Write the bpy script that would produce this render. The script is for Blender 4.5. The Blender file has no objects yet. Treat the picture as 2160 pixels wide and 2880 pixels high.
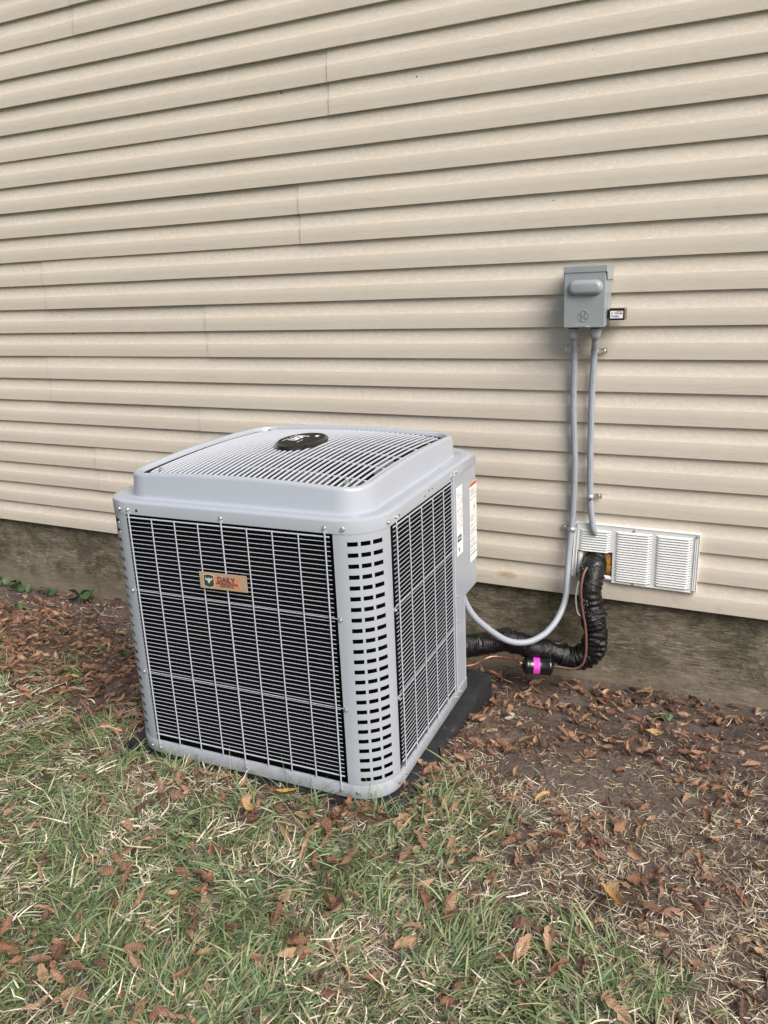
import bpy, math, random
import numpy as np
from mathutils import Vector, Matrix, noise as mnoise

rng = np.random.default_rng(7)
random.seed(7)
S = bpy.context.scene
COL = S.collection
PI = math.pi
rad = math.radians

# ------------------------------------------------------------------ camera, sky, sun, exposure
F_PX, YAW, PITCH, ROLL, CDIST, CHGT = 2271.11, 0.469864, -0.2870075, -0.0447023, 2.95893, 1.241773
def camera():
    cy, sy, cp, sp, cr, sr = math.cos(YAW), math.sin(YAW), math.cos(PITCH), math.sin(PITCH), math.cos(ROLL), math.sin(ROLL)
    f = Vector((-sy*cp, cy*cp, sp)); r = Vector((cy, sy, 0)); u = r.cross(f)
    r2 = cr*r + sr*u; u2 = -sr*r + cr*u
    cd = bpy.data.cameras.new('camera'); co = bpy.data.objects.new('camera', cd); COL.objects.link(co)
    m = Matrix((r2, u2, -f)).transposed().to_4x4(); m.translation = Vector((0, -CDIST, CHGT))
    co.matrix_world = m
    cd.sensor_fit = 'HORIZONTAL'; cd.sensor_width = 36.0; cd.lens = F_PX/2160*36.0
    cd.clip_start = 0.05; cd.clip_end = 400
    S.camera = co
camera()
SUN_EL, SUN_AZ = rad(43), rad(122)       # azimuth clockwise from +Y (the wall faces -Y)
w = bpy.data.worlds.new('World'); S.world = w; w.use_nodes = True
nt = w.node_tree; nt.nodes.clear()
sky = nt.nodes.new('ShaderNodeTexSky'); sky.sky_type = 'NISHITA'; sky.sun_disc = False
sky.sun_elevation = SUN_EL; sky.sun_rotation = SUN_AZ
sky.air_density = 1.2; sky.dust_density = 4.0; sky.ozone_density = 1.0
bg = nt.nodes.new('ShaderNodeBackground'); bg.inputs['Strength'].default_value = 0.078
wo = nt.nodes.new('ShaderNodeOutputWorld')
nt.links.new(sky.outputs[0], bg.inputs[0]); nt.links.new(bg.outputs[0], wo.inputs[0])
sl = bpy.data.lights.new('sun', 'SUN'); sl.energy = 2.9; sl.angle = rad(42); sl.color = (1.0, 0.965, 0.92)
so = bpy.data.objects.new('sun', sl); COL.objects.link(so)
sd = Vector((math.sin(SUN_AZ)*math.cos(SUN_EL), math.cos(SUN_AZ)*math.cos(SUN_EL), math.sin(SUN_EL)))
so.rotation_euler = sd.to_track_quat('Z', 'Y').to_euler()
S.view_settings.view_transform = 'Standard'; S.view_settings.look = 'None'
S.view_settings.gamma = 1.0; S.view_settings.use_curve_mapping = False
S.view_settings.exposure = 0.62

# ------------------------------------------------------------------ materials
def mat(name, col, rough=0.6, metal=0.0, spec=0.5, coat=0.0):
    m = bpy.data.materials.new(name); m.use_nodes = True
    b = m.node_tree.nodes['Principled BSDF']
    b.inputs['Base Color'].default_value = (*col, 1); b.inputs['Roughness'].default_value = rough
    b.inputs['Metallic'].default_value = metal; b.inputs['Specular IOR Level'].default_value = spec
    b.inputs['Coat Weight'].default_value = coat
    return m
class NT:
    def __init__(s, m): s.t = m.node_tree; s.b = s.t.nodes['Principled BSDF']; s.c = None
    def n(s, typ, **k):
        x = s.t.nodes.new(typ)
        for a, v in k.items(): setattr(x, a, v)
        return x
    def l(s, a, b): s.t.links.new(a, b)
    def coord(s, scale=(1,1,1), kind='Object'):
        tc = s.n('ShaderNodeTexCoord'); mp = s.n('ShaderNodeMapping'); mp.inputs['Scale'].default_value = scale
        s.l(tc.outputs[kind], mp.inputs[0]); return mp.outputs[0]
    def noise(s, scale=(1,1,1), sc=5, det=4, ro=.55, dist=0, kind='Object'):
        x = s.n('ShaderNodeTexNoise'); s.l(s.coord(scale, kind), x.inputs['Vector'])
        x.inputs['Scale'].default_value = sc; x.inputs['Detail'].default_value = det
        x.inputs['Roughness'].default_value = ro; x.inputs['Distortion'].default_value = dist
        return x.outputs['Fac']
    def ramp(s, fac, stops, interp='LINEAR'):
        r = s.n('ShaderNodeValToRGB'); r.color_ramp.interpolation = interp
        e = r.color_ramp.elements
        while len(e) < len(stops): e.new(0.5)
        for k, (p, c) in enumerate(stops):
            e[k].position = p; e[k].color = (c, c, c, 1) if not hasattr(c, '__len__') else (*c, 1)
        s.l(fac, r.inputs[0]); return r.outputs[0]
    def mix(s, fac, a, b, mode='MIX'):
        x = s.n('ShaderNodeMix', data_type='RGBA', blend_type=mode)
        for sock, v in ((x.inputs[0], fac), (x.inputs[6], a), (x.inputs[7], b)):
            if hasattr(v, 'is_output'): s.l(v, sock)
            elif hasattr(v, '__len__'): sock.default_value = (*v, 1)
            else: sock.default_value = v
        return x.outputs[2]
    def math(s, op, a, b=0.0, c=0.0):
        x = s.n('ShaderNodeMath', operation=op)
        for sock, v in zip(x.inputs, (a, b, c)):
            if hasattr(v, 'is_output'): s.l(v, sock)
            else: sock.default_value = v
        return x.outputs[0]
    def bump(s, h, strength=.3, dist=.002):
        x = s.n('ShaderNodeBump'); x.inputs['Strength'].default_value = strength; x.inputs['Distance'].default_value = dist
        s.l(h, x.inputs['Height'])
        if s.c: s.l(s.c, x.inputs['Normal'])
        s.c = x.outputs[0]; s.l(s.c, s.b.inputs['Normal'])
    def color(s, c): s.l(c, s.b.inputs['Base Color'])

# vinyl siding, smooth embossed wood grain
def siding_mat(name, chalk):
    m = mat(name, (.6,.53,.43), .55, spec=.35); t = NT(m)
    oi = t.n('ShaderNodeObjectInfo')
    base = t.mix(oi.outputs['Random'], *(((.575,.520,.440), (.600,.543,.462)) if chalk else ((.555,.500,.423), (.580,.524,.444))))
    big = t.noise((1,1,2), 2.2, 5, .6)
    base = t.mix(t.ramp(big, [(.35,0),(.7,.55)]), base, (.525,.470,.395))
    # embossed grain: contour lines of a stretched noise
    g = t.noise((2.6,1,90), 1.6, 3, .45, .2)
    l1 = t.math('ABSOLUTE', t.math('SUBTRACT', t.math('FRACT', t.math('MULTIPLY', g, 9.0)), .5))
    line = t.ramp(l1, [(0,1),(.09,.8),(.16,0)])
    brk = t.ramp(t.noise((2,1,9), 2.0, 2), [(.3,.35),(.6,1)])
    line = t.math('MULTIPLY', line, brk)
    fine = t.noise((14,1,420), 2.0, 3)
    c = t.mix(t.math('MULTIPLY', line, .17 if not chalk else .08), base, (.25,.21,.16))
    c = t.mix(t.ramp(fine, [(.35,.07),(.65,0)]), c, (.36,.30,.23))
    if chalk:
        ch = t.noise((16,1,34), 3.0, 7, .75, .9)
        c = t.mix(t.ramp(ch, [(.48,0),(.60,.42)]), c, (.72,.67,.59))
        d = t.noise((22,1,60), 4.0, 6, .75)
        c = t.mix(t.ramp(d, [(.60,0),(.8,.22)]), c, (.42,.34,.26))
    # grime blooming near the bottom courses, and one brown stain
    geo = t.n('ShaderNodeNewGeometry'); sp = t.n('ShaderNodeSeparateXYZ'); t.l(geo.outputs['Position'], sp.inputs[0])
    low = t.ramp(sp.outputs['Z'], [(.0,1),(.22,0)])
    gr = t.ramp(t.noise((6,1,14), 3.0, 8, .75), [(.52,0),(.72,1)])
    c = t.mix(t.math('MULTIPLY', t.math('MULTIPLY', low, gr), .30 if not chalk else .55), c, (.25,.20,.15))
    dx = t.math('DIVIDE', t.math('ADD', sp.outputs['X'], .955), .055); dz = t.math('DIVIDE', t.math('SUBTRACT', sp.outputs['Z'], .048), .020)
    r2 = t.math('ADD', t.math('MULTIPLY', dx, dx), t.math('MULTIPLY', dz, dz))
    st = t.math('MULTIPLY', t.ramp(r2, [(0,.75),(.9,0)]), t.ramp(t.noise((8,1,25), 5, 4), [(.3,.3),(.65,1)]))
    c = t.mix(st, c, (.30,.16,.05))
    t.color(c)
    t.bump(line, .3 if not chalk else .15, -.0006); t.bump(fine, .12, .0005)
    t.bump(t.noise((1.4,1,5), 2.0, 2), .12, .004)
    return m
M = {}
M['siding'] = siding_mat('vinyl_siding', False)
M['siding_chalk'] = siding_mat('vinyl_siding_chalky', True)

m = M['foundation'] = mat('mossy_concrete', (.2,.17,.12), .92, spec=.2); t = NT(m)
c = t.mix(t.ramp(t.noise((1,1,1.6), 2.6, 10, .72), [(.40,0),(.58,1)]), (.130,.112,.075), (.275,.235,.175))
c = t.mix(t.ramp(t.noise((1,1,2.4), 7.5, 10, .78, .4), [(.52,0),(.60,.8)]), c, (.37,.32,.25))
c = t.mix(t.ramp(t.noise((1,1,1.6), 5.0, 10, .75, .6), [(.47,0),(.60,.85)]), c, (.080,.080,.045))
c = t.mix(t.ramp(t.noise((1,1,1.8), 13, 9, .8), [(.56,0),(.66,.6)]), c, (.045,.040,.025))
st = t.noise((7,1,230), 1.6, 7, .75, .2)
c = t.mix(t.ramp(st, [(.42,.85),(.52,0)]), c, (.030,.026,.018))
c = t.mix(t.ramp(t.noise((9,1,150), 1.9, 7, .75), [(.54,0),(.68,.5)]), c, (.34,.29,.22))
c = t.mix(t.ramp(t.noise((1,1,1), 70, 5, .7), [(.58,0),(.68,.5)]), c, (.38,.33,.25))
c = t.mix(t.ramp(t.noise((1,1,1), 48, 6, .75), [(.60,0),(.70,.35)]), c, (.060,.050,.032))
geo = t.n('ShaderNodeNewGeometry'); sp = t.n('ShaderNodeSeparateXYZ'); t.l(geo.outputs['Position'], sp.inputs[0])
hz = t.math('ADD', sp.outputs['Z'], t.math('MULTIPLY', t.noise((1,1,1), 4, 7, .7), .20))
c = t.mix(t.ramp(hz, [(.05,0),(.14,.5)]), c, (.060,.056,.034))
c = t.mix(t.ramp(t.math('ADD', hz, .40), [(.12,.7),(.24,0)]), c, t.mix(t.noise((3,1,60), 3, 6, .7), (.16,.13,.09), (.36,.30,.23)))
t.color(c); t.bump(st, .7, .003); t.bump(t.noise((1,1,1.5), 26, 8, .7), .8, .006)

m = M['paint'] = mat('blue_grey_enamel', (.40,.43,.475), .24, spec=.6); t = NT(m)
c = t.mix(t.ramp(t.noise((1,1,1), 3.5, 5), [(.35,0),(.7,1)]), (.348,.377,.428), (.372,.403,.455))
c = t.mix(t.ramp(t.noise((30,30,2.2), 2, 5, .7), [(.60,0),(.8,.22)]), c, (.27,.27,.27))
sz_ = t.n('ShaderNodeSeparateXYZ'); t.l(t.coord(), sz_.inputs[0])
c = t.mix(t.math('MULTIPLY', t.ramp(sz_.outputs['Z'], [(.0,1),(.09,0)]), t.ramp(t.noise((1,1,1), 30, 7, .75), [(.46,0),(.66,.5)])), c, (.20,.17,.14))
c = t.mix(t.ramp(t.noise((1,1,1), 90, 4, .6), [(.70,0),(.76,.4)]), c, (.16,.14,.12))
t.color(c); t.bump(t.noise((1,1,1), 260, 2), .08, .0006)
m = M['wire'] = mat('coated_wire', (.42,.45,.50), .30)
m = M['coil'] = mat('black_coil_fins', (.004,.004,.005), .7, spec=.08); t = NT(m)
wv = t.n('ShaderNodeTexWave'); wv.inputs['Scale'].default_value = 60; t.l(t.coord((1,1,.02)), wv.inputs[0]); t.bump(wv.outputs['Fac'], .5, .002)
M['seam_shade'] = mat('seam_shade_line', (.19,.155,.115), .9)  # shadow tone of the siding seams, put into the colour
M['black'] = mat('dark_interior', (.012,.012,.012), .7, spec=.2)
m = M['zinc'] = mat('zinc_plated_steel', (.62,.62,.60), .28, metal=.9); t = NT(m)
t.l(t.ramp(t.noise((1,1,1), 120, 4), [(.3,.2),(.7,.5)]), t.b.inputs['Roughness'])
m = M['boxgrey'] = mat('grey_green_enamel', (.27,.30,.315), .36); t = NT(m)
c = t.mix(t.ramp(t.noise((1,1,1), 12, 5), [(.4,0),(.7,1)]), (.262,.290,.305), (.285,.315,.33)); t.color(c); t.bump(t.noise((1,1,1), 300, 2), .1, .0005)
m = M['conduit'] = mat('grey_pvc_conduit', (.30,.325,.375), .42); t = NT(m)
c = t.mix(t.ramp(t.noise((1,1,1), 22, 5), [(.5,0),(.75,.5)]), (.30,.325,.375), (.24,.25,.27))
c = t.mix(t.ramp(t.noise((3,3,1), 9, 5, .7), [(.66,0),(.75,.5)]), c, (.32,.24,.14)); t.color(c)
M['fitting'] = mat('grey_plastic_fitting', (.29,.30,.33), .45)
m = M['white'] = mat('white_painted_aluminium', (.68,.69,.69), .42); t = NT(m)
c = t.mix(t.ramp(t.noise((1,1,1), 16, 7, .7), [(.55,0),(.75,.4)]), (.68,.69,.69), (.46,.43,.38)); t.color(c)
M['pvc'] = mat('white_pvc', (.78,.78,.76), .3)
m = M['foam'] = mat('orange_foam', (.42,.17,.03), .55); t = NT(m)
c = t.mix(t.noise((1,1,1), 30, 5), (.22,.085,.018), (.62,.27,.05)); t.color(c); t.bump(t.noise((1,1,1), 60, 4), .5, .004)
m = M['duct'] = mat('black_taped_insulation', (.005,.005,.006), .32, spec=.4); t = NT(m)
t.l(t.ramp(t.noise((1,1,1), 40, 5), [(.35,.22),(.7,.55)]), t.b.inputs['Roughness']); t.bump(t.noise((1,1,1), 55, 6, .65), .8, .006)
m = M['ducttape'] = mat('printed_black_tape', (.014,.014,.015), .25, spec=.6); t = NT(m)
t.bump(t.noise((1,1,1), 40, 6, .6), .8, .006)
M['tapeprint'] = mat('white_tape_print', (.55,.55,.56), .5)
m = M['copper'] = mat('copper', (.60,.27,.17), .33, metal=.75); t = NT(m)
c = t.mix(t.ramp(t.noise((1,1,1), 45, 6, .7), [(.42,0),(.68,1)]), (.50,.23,.15), (.18,.08,.05)); t.color(c)
M['oldcopper'] = mat('tarnished_copper_tube', (.15,.082,.062), .5, metal=.3)
M['gloss_black'] = mat('gloss_black', (.008,.008,.009), .16, spec=.6, coat=.3)
M['badgeblack'] = mat('satin_dark_badge', (.018,.016,.014), .6, spec=.15)
M['chrome'] = mat('dark_chrome', (.10,.10,.11), .08, metal=1.0)
M['pad'] = mat('black_pad_plastic', (.020,.021,.024), .62, spec=.35); t = NT(M['pad'])
c = t.mix(t.ramp(t.noise((1,1,1), 14, 7, .7), [(.5,0),(.75,.6)]), (.016,.017,.020), (.055,.050,.045)); t.color(c); t.bump(t.noise((1,1,1), 60, 5), .5, .003)
M['label'] = mat('white_label', (.80,.80,.79), .45)
M['ink'] = mat('dark_print', (.05,.05,.07), .6)
M['inkgrey'] = mat('grey_print', (.28,.29,.33), .6)
M['orange'] = mat('orange_print', (.75,.20,.05), .5)
M['yellow'] = mat('yellow_print', (.62,.42,.04), .5)
M['red'] = mat('red_print', (.60,.03,.03), .5)
M['blue'] = mat('blue_print', (.06,.10,.50), .5)
M['pink'] = mat('pink_label', (.70,.045,.50), .5)
M['gold'] = mat('copper_tone_sign', (.50,.36,.25), .35, metal=.25)
M['teal'] = mat('dark_teal_print', (.018,.055,.065), .5)
M['salmon'] = mat('orange_banner_print', (.62,.20,.09), .5)
M['cream'] = mat('cream_print', (.72,.60,.46), .5)
M['whiteprint'] = mat('white_print', (.8,.8,.8), .5)
M['fanblade'] = mat('fan_blade_metal', (.22,.20,.18), .45, metal=.6)
m = M['soil'] = mat('bare_soil', (.09,.065,.05), .95, spec=.15); t = NT(m)
c = t.mix(t.ramp(t.noise((1,1,1), 3.2, 8, .65), [(.35,0),(.65,1)]), (.085,.066,.056), (.170,.135,.115))
c = t.mix(t.ramp(t.noise((1,1,1), 55, 6, .7), [(.45,0),(.75,.7)]), c, (.035,.026,.020))
c = t.mix(t.ramp(t.noise((1,1,1), 120, 3, .6), [(.66,0),(.74,.8)]), c, (.34,.28,.22))
far = t.n('ShaderNodeNewGeometry'); sp = t.n('ShaderNodeSeparateXYZ'); t.l(far.outputs['Position'], sp.inputs[0])
lawn = t.ramp(t.math('ADD', t.math('MULTIPLY', sp.outputs['Y'], -.25), t.math('MULTIPLY', t.noise((1,1,1), 1.5, 4), .2)), [(.55,0),(.95,1)])
c = t.mix(lawn, c, t.mix(t.noise((1,1,1), 9, 8, .7), (.05,.085,.03), (.15,.14,.07)))
t.color(c); t.bump(t.noise((1,1,1), 38, 8, .7), .9, .014); t.bump(t.noise((1,1,1), 150, 4, .6), .6, .004)
M['stone'] = mat('pale_pebble', (.45,.40,.34), .8); t = NT(M['stone'])
oi = t.n('ShaderNodeObjectInfo'); t.color(t.mix(oi.outputs['Random'], (.36,.32,.27), (.16,.14,.125)))

def attr_mat(name, rough, trans=0.0, vein=False):
    m = mat(name, (.1,.1,.1), rough, spec=.3); t = NT(m)
    a = t.n('ShaderNodeAttribute', attribute_name='Col'); c = a.outputs['Color']
    if vein:
        oi = t.n('ShaderNodeObjectInfo')
        hs = t.n('ShaderNodeHueSaturation'); t.l(c, hs.inputs['Color'])
        t.l(t.math('MULTIPLY_ADD', oi.outputs['Random'], .3, .85), hs.inputs['Value']); c = hs.outputs[0]
        c = t.mix(t.ramp(t.noise((1,1,1), 70, 4, .65), [(.45,0),(.75,.5)]), c, (.075,.032,.018))
        uv = t.n('ShaderNodeUVMap'); sp = t.n('ShaderNodeSeparateXYZ'); t.l(uv.outputs[0], sp.inputs[0])
        ax = t.math('ABSOLUTE', t.math('SUBTRACT', sp.outputs['X'], .5))
        ph = t.math('FRACT', t.math('MULTIPLY', t.math('SUBTRACT', sp.outputs['Y'], t.math('MULTIPLY', ax, .35)), 10.0))
        v = t.ramp(ph, [(0,1),(.16,0),(.84,0),(1,1)])
        mid = t.ramp(ax, [(0,1),(.035,0)])
        vv = t.math('MAXIMUM', v, mid)
        c = t.mix(t.math('MULTIPLY', vv, .35), c, (.06,.03,.02)); t.bump(vv, .6, -.002)
    t.color(c)
    if trans:
        tr = t.n('ShaderNodeBsdfTranslucent'); t.l(c, tr.inputs['Color']); mx = t.n('ShaderNodeMixShader')
        mx.inputs[0].default_value = trans; out = t.t.nodes['Material Output']
        t.l(t.b.outputs[0], mx.inputs[1]); t.l(tr.outputs[0], mx.inputs[2]); t.l(mx.outputs[0], out.inputs[0])
    return m
M['grass'] = attr_mat('grass_blades', .5, .25)
M['straw'] = attr_mat('dry_grass_blades', .65, .15)
M['leaf'] = attr_mat('dead_leaf', .7, .12, True)
M['weed'] = attr_mat('weed_leaf', .5, .2)

# ------------------------------------------------------------------ mesh helpers
class MB:
    def __init__(s): s.v = []; s.f = []; s.mi = []
    def add(s, vs, fs, mi=0):
        o = len(s.v); s.v += [tuple(v) for v in vs]; s.f += [tuple(i+o for i in f) for f in fs]; s.mi += [mi]*len(fs)
    def box(s, c, d, mi=0, rot=None):
        x, y, z = d[0]/2, d[1]/2, d[2]/2
        vs = [Vector((a*x, b*y, e*z)) for a in (-1,1) for b in (-1,1) for e in (-1,1)]
        if rot is not None: vs = [rot @ v for v in vs]
        s.add([v+Vector(c) for v in vs], [(0,1,3,2),(4,6,7,5),(0,4,5,1),(2,3,7,6),(0,2,6,4),(1,5,7,3)], mi)
    def tube(s, pts, r, n=8, closed=False, caps=True, mi=0, flat=None):
        pts = [Vector(p) for p in pts]; N = len(pts)
        rr = r if hasattr(r, '__len__') else [r]*N
        tans = []
        for i in range(N):
            a = pts[(i-1) % N] if (closed or i > 0) else pts[i]; b = pts[(i+1) % N] if (closed or i < N-1) else pts[i]
            tans.append((b-a).normalized())
        up = Vector((0,0,1)) if abs(tans[0].z) < .9 else Vector((0,1,0))
        nrm = (up - tans[0]*up.dot(tans[0])).normalized(); vs = []
        for i in range(N):
            nrm = (nrm - tans[i]*nrm.dot(tans[i])).normalized(); bn = tans[i].cross(nrm)
            for k in range(n):
                a = 2*PI*k/n; q = rr[i] if not callable(rr[i]) else rr[i](a)
                vs.append(pts[i] + nrm*math.cos(a)*q + bn*math.sin(a)*q)
        fs = []
        for i in range(N if closed else N-1):
            j = (i+1) % N
            for k in range(n): fs.append((i*n+k, i*n+(k+1)%n, j*n+(k+1)%n, j*n+k))
        if caps and not closed: fs.append(tuple(range(n))[::-1]); fs.append(tuple((N-1)*n+k for k in range(n)))
        s.add(vs, fs, mi)
    def lathe(s, prof, c=(0,0,0), n=20, rot=None, mi=0, sx=1, sy=1):
        vs = []
        for r, z in prof:
            for k in range(n):
                a = 2*PI*k/n; v = Vector((r*math.cos(a)*sx, r*math.sin(a)*sy, z))
                if rot is not None: v = rot @ v
                vs.append(v+Vector(c))
        fs = [(i*n+k, i*n+(k+1)%n, (i+1)*n+(k+1)%n, (i+1)*n+k) for i in range(len(prof)-1) for k in range(n)]
        fs.append(tuple(range(n))[::-1]); fs.append(tuple((len(prof)-1)*n+k for k in range(n)))
        s.add(vs, fs, mi)
    def prism(s, poly, y0, y1, mi=0, M4=None):   # poly in (x,z), extruded along y
        n = len(poly); vs = [Vector((x, y0, z)) for x, z in poly]+[Vector((x, y1, z)) for x, z in poly]
        if M4 is not None: vs = [M4 @ v for v in vs]
        fs = [tuple(range(n)), tuple(range(2*n-1, n-1, -1))]+[(k, k+n, (k+1)%n+n, (k+1)%n) for k in range(n)]
        s.add(vs, fs, mi)
    def loft(s, loops, cap0=False, cap1=False, mi=0):
        n = len(loops[0]); vs = [p for L in loops for p in L]
        fs = [(i*n+k, i*n+(k+1)%n, (i+1)*n+(k+1)%n, (i+1)*n+k) for i in range(len(loops)-1) for k in range(n)]
        if cap0: fs.append(tuple(range(n))[::-1])
        if cap1: fs.append(tuple((len(loops)-1)*n+k for k in range(n)))
        s.add(vs, fs, mi)
    def build(s, name, mats, parent=None, smooth=False, angle=35, bevel=0, seg=2):
        me = bpy.data.meshes.new(name); me.from_pydata(s.v, [], s.f)
        for m_ in (mats if isinstance(mats, (list, tuple)) else [mats]): me.materials.append(m_)
        if len(me.materials) > 1: me.polygons.foreach_set('material_index', [int(q) for q in s.mi])
        me.update()
        o = bpy.data.objects.new(name, me); COL.objects.link(o)
        if parent: o.parent = parent
        if smooth:
            me.polygons.foreach_set('use_smooth', [True]*len(me.polygons)); me.set_sharp_from_angle(angle=rad(angle))
        if bevel:
            b = o.modifiers.new('bevel', 'BEVEL'); b.width = bevel; b.segments = seg; b.limit_method = 'ANGLE'; b.angle_limit = rad(40)
        return o
def tag(o, label=None, cat=None, group=None, kind=None):
    if label: o['label'] = label
    if cat: o['category'] = cat
    if group: o['group'] = group
    if kind: o['kind'] = kind
    return o
def empty(name, loc=(0,0,0), rz=0):
    o = bpy.data.objects.new(name, None); COL.objects.link(o); o.location = loc; o.rotation_euler = (0,0,rz)
    o.empty_display_size = .1; return o
def copy_child(o, parent, loc=None, rot=None, scale=None):
    c = o.copy(); COL.objects.link(c); c.parent = parent
    if loc is not None: c.location = loc
    if rot is not None: c.rotation_euler = rot
    if scale is not None: c.scale = scale
    return c
def spline(pts, n=12):
    P = [Vector(p) for p in pts]; P = [2*P[0]-P[1]]+P+[2*P[-1]-P[-2]]; out = []
    for i in range(1, len(P)-2):
        for k in range(n):
            u = k/n; a, b, c, d = P[i-1:i+3]
            out.append(.5*((2*b)+(c-a)*u+(2*a-5*b+4*c-d)*u*u+(3*b-a-3*c+d)*u**3))
    out.append(P[-2]); return out
def text_mesh(name, body, size, mat_, parent, M4, depth=.0004, bold=0.0, align='CENTER'):
    cu = bpy.data.curves.new(name, 'FONT'); cu.body = body; cu.size = size; cu.extrude = depth; cu.offset = bold
    cu.align_x = align; cu.align_y = 'CENTER'; cu.resolution_u = 3
    to = bpy.data.objects.new(name, cu); COL.objects.link(to)
    bpy.context.view_layer.update()
    me = bpy.data.meshes.new_from_object(to.evaluated_get(bpy.context.evaluated_depsgraph_get()))
    bpy.data.objects.remove(to); me.transform(M4); me.materials.clear(); me.materials.append(mat_)
    o = bpy.data.objects.new(name, me); COL.objects.link(o); o.parent = parent; return o
def FR(o, right, up):     # frame matrix: local x -> right, local y -> up, z -> out
    r = Vector(right).normalized(); u = Vector(up).normalized(); n = r.cross(u)
    m_ = Matrix((r, u, n)).transposed().to_4x4(); m_.translation = Vector(o); return m_
# hex washer-head screw, axis +z
def screw_mesh():
    b = MB(); b.lathe([(.0062,0),(.0062,.0012),(.0052,.0018)], n=14)
    b.lathe([(.0042,.0016),(.0042,.0048),(.0036,.0054),(.0018,.0048)], n=6)
    me = bpy.data.meshes.new('screw'); me.from_pydata(b.v, [], b.f); me.materials.append(M['zinc']); return me
SCREW = screw_mesh()
def screw(parent, loc, normal, s=1.0, name='screw'):
    o = bpy.data.objects.new(name, SCREW); COL.objects.link(o); o.parent = parent; o.location = loc
    q = Vector(normal).to_track_quat('Z', 'Y'); o.rotation_euler = (q @ Vector((0,0,1)).rotation_difference(Vector((0,0,1)))).to_euler()
    o.scale = (s, s, s); return o

# ------------------------------------------------------------------ ground
def fbm(x, y, sc, seed=0.0):
    return mnoise.noise(Vector((x*sc+seed, y*sc-seed, seed*.7)))
def sstep(a, b, x):
    t_ = min(1, max(0, (x-a)/(b-a))); return t_*t_*(3-2*t_)
def gh(x, y):
    foot = -.37 + .012*max(-5, min(1, x))
    s_ = sstep(.0, 1.0, -y) if x < -1.9 else sstep(.0, .85, -y)
    z = foot + (-.236-foot)*s_
    z += .030*math.exp(-((y+1.345-.045*(x+1.4))/.07)**2)*sstep(-2.0,-1.8,x)*(1-sstep(-1.0,-.85,x))
    z += .010*math.exp(-((x+.84)/.07)**2)*sstep(-1.35,-1.2,y)*(1-sstep(-.6,-.35,y))
    return z + .012*fbm(x, y, 2.3, 3.1) + .006*fbm(x, y, 7, 1.7) + .004*fbm(x, y, 19, 5.5)
def ground():
    def axis(a, b, c, d, fine):
        A = list(np.arange(b, c, fine)); st = fine; x = b
        while x > a: st *= 1.35; x -= st; A.insert(0, max(x, a))
        st = fine; x = A[-1]
        while x < d: st *= 1.35; x += st; A.append(min(x, d))
        return A
    xs = axis(-150, -5.2, 1.2, 150, .02); ys = axis(-150, -3.2, .06, 150, .02)
    V_, F_ = [], []
    for y in ys:
        for x in xs: V_.append((x, y, gh(x, y) if -30 < y < 1 else -.236))
    nx = len(xs)
    for j in range(len(ys)-1):
        for i in range(nx-1): F_.append((j*nx+i, j*nx+i+1, (j+1)*nx+i+1, (j+1)*nx+i))
    b = MB(); b.v = V_; b.f = F_; b.mi = [0]*len(F_)
    o = b.build('ground', M['soil'], smooth=True, angle=180); o['kind'] = 'structure'
ground()

# ------------------------------------------------------------------ house wall
H = 0.1143
WX0, WX1, NC = -13.0, 7.0, 32
PROF = [(.0,.0130,0),(.0015,-.0004,0),(.007,-.0012,0),(.25,-.0006,0),(.50,.0008,0),(.508,.0012,1),(.56,.0032,1),(.62,.0053,1),(.70,.0075,1),(.80,.0093,1),(.90,.0103,1),(1.0,.0108,1)]
def panel(r, xa, xb, proud, parent):
    xs = [xa]; 
    while xs[-1] < xb-1e-6: xs.append(min(xb, xs[-1]+.16))
    rows = []
    for cidx in (0, 1):
        for (zf, y, mi) in PROF: rows.append(((2*r+cidx+zf)*H, y - proud, mi))
    V_ = []; nx = len(xs)
    for (z, y, mi) in rows:
        for x in xs:
            wz = .0012*fbm(x, z, .9, 2+r)+.0006*fbm(x, 0, 3.0, r*1.7); wy = .0014*fbm(x, z, 2.2, 9+r)
            V_.append((x, y+wy, z+wz))
    F_ = []; mi_ = []
    for j in range(len(rows)-1):
        if j == len(PROF)-1: continue
        for i in range(nx-1): F_.append((j*nx+i, j*nx+i+1, (j+1)*nx+i+1, (j+1)*nx+i)); mi_.append(rows[j+1][2])
    for ex in (0, nx-1):       # cut end of the sheet, with its thickness
        base_i = len(V_)
        for j in range(len(rows)): p_ = V_[j*nx+ex]; V_.append(p_); V_.append((p_[0], p_[1]+.0050, p_[2]))
        for j in range(len(rows)-1):
            if j == len(PROF)-1: continue
            q = base_i+2*j; F_.append((q, q+1, q+3, q+2)); mi_.append(0)
    b = MB(); b.v = V_; b.f = F_; b.mi = mi_
    o = b.build('siding_panel', [M['siding'], M['siding_chalk']], parent, smooth=True, angle=24)
    return o
hw = tag(empty('house_wall', (0,0,0)), 'house wall of beige horizontal vinyl siding above a mossy concrete foundation', 'wall')
seams = {0:[-2.0,1.66], 1:[-3.146,.52], 2:[-2.444,1.22], 3:[-3.385,.28], 4:[-2.352,1.31], 5:[-3.321,.34], 6:[-1.826,1.84], 7:[-4.35,.55], 8:[-1.66,2.0],
         9:[-4.6,.6], 10:[-2.9,.9], 11:[-4.9,.3], 12:[-2.2,1.5], 13:[-3.9,.8], 14:[-2.6,1.1], 15:[-3.3,.4]}
for r in range(NC//2):
    cuts = sorted([WX0, -6.9-.2*(r % 3), *seams[r], 4.1+.1*(r % 4), WX1])
    for i in range(len(cuts)-1):
        panel(r, cuts[i], cuts[i+1]+(.02 if i < len(cuts)-2 else 0), .0016*(len(cuts)-1-i) if False else .0030*((i+1) % 2), hw)
b0 = 0
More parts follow.
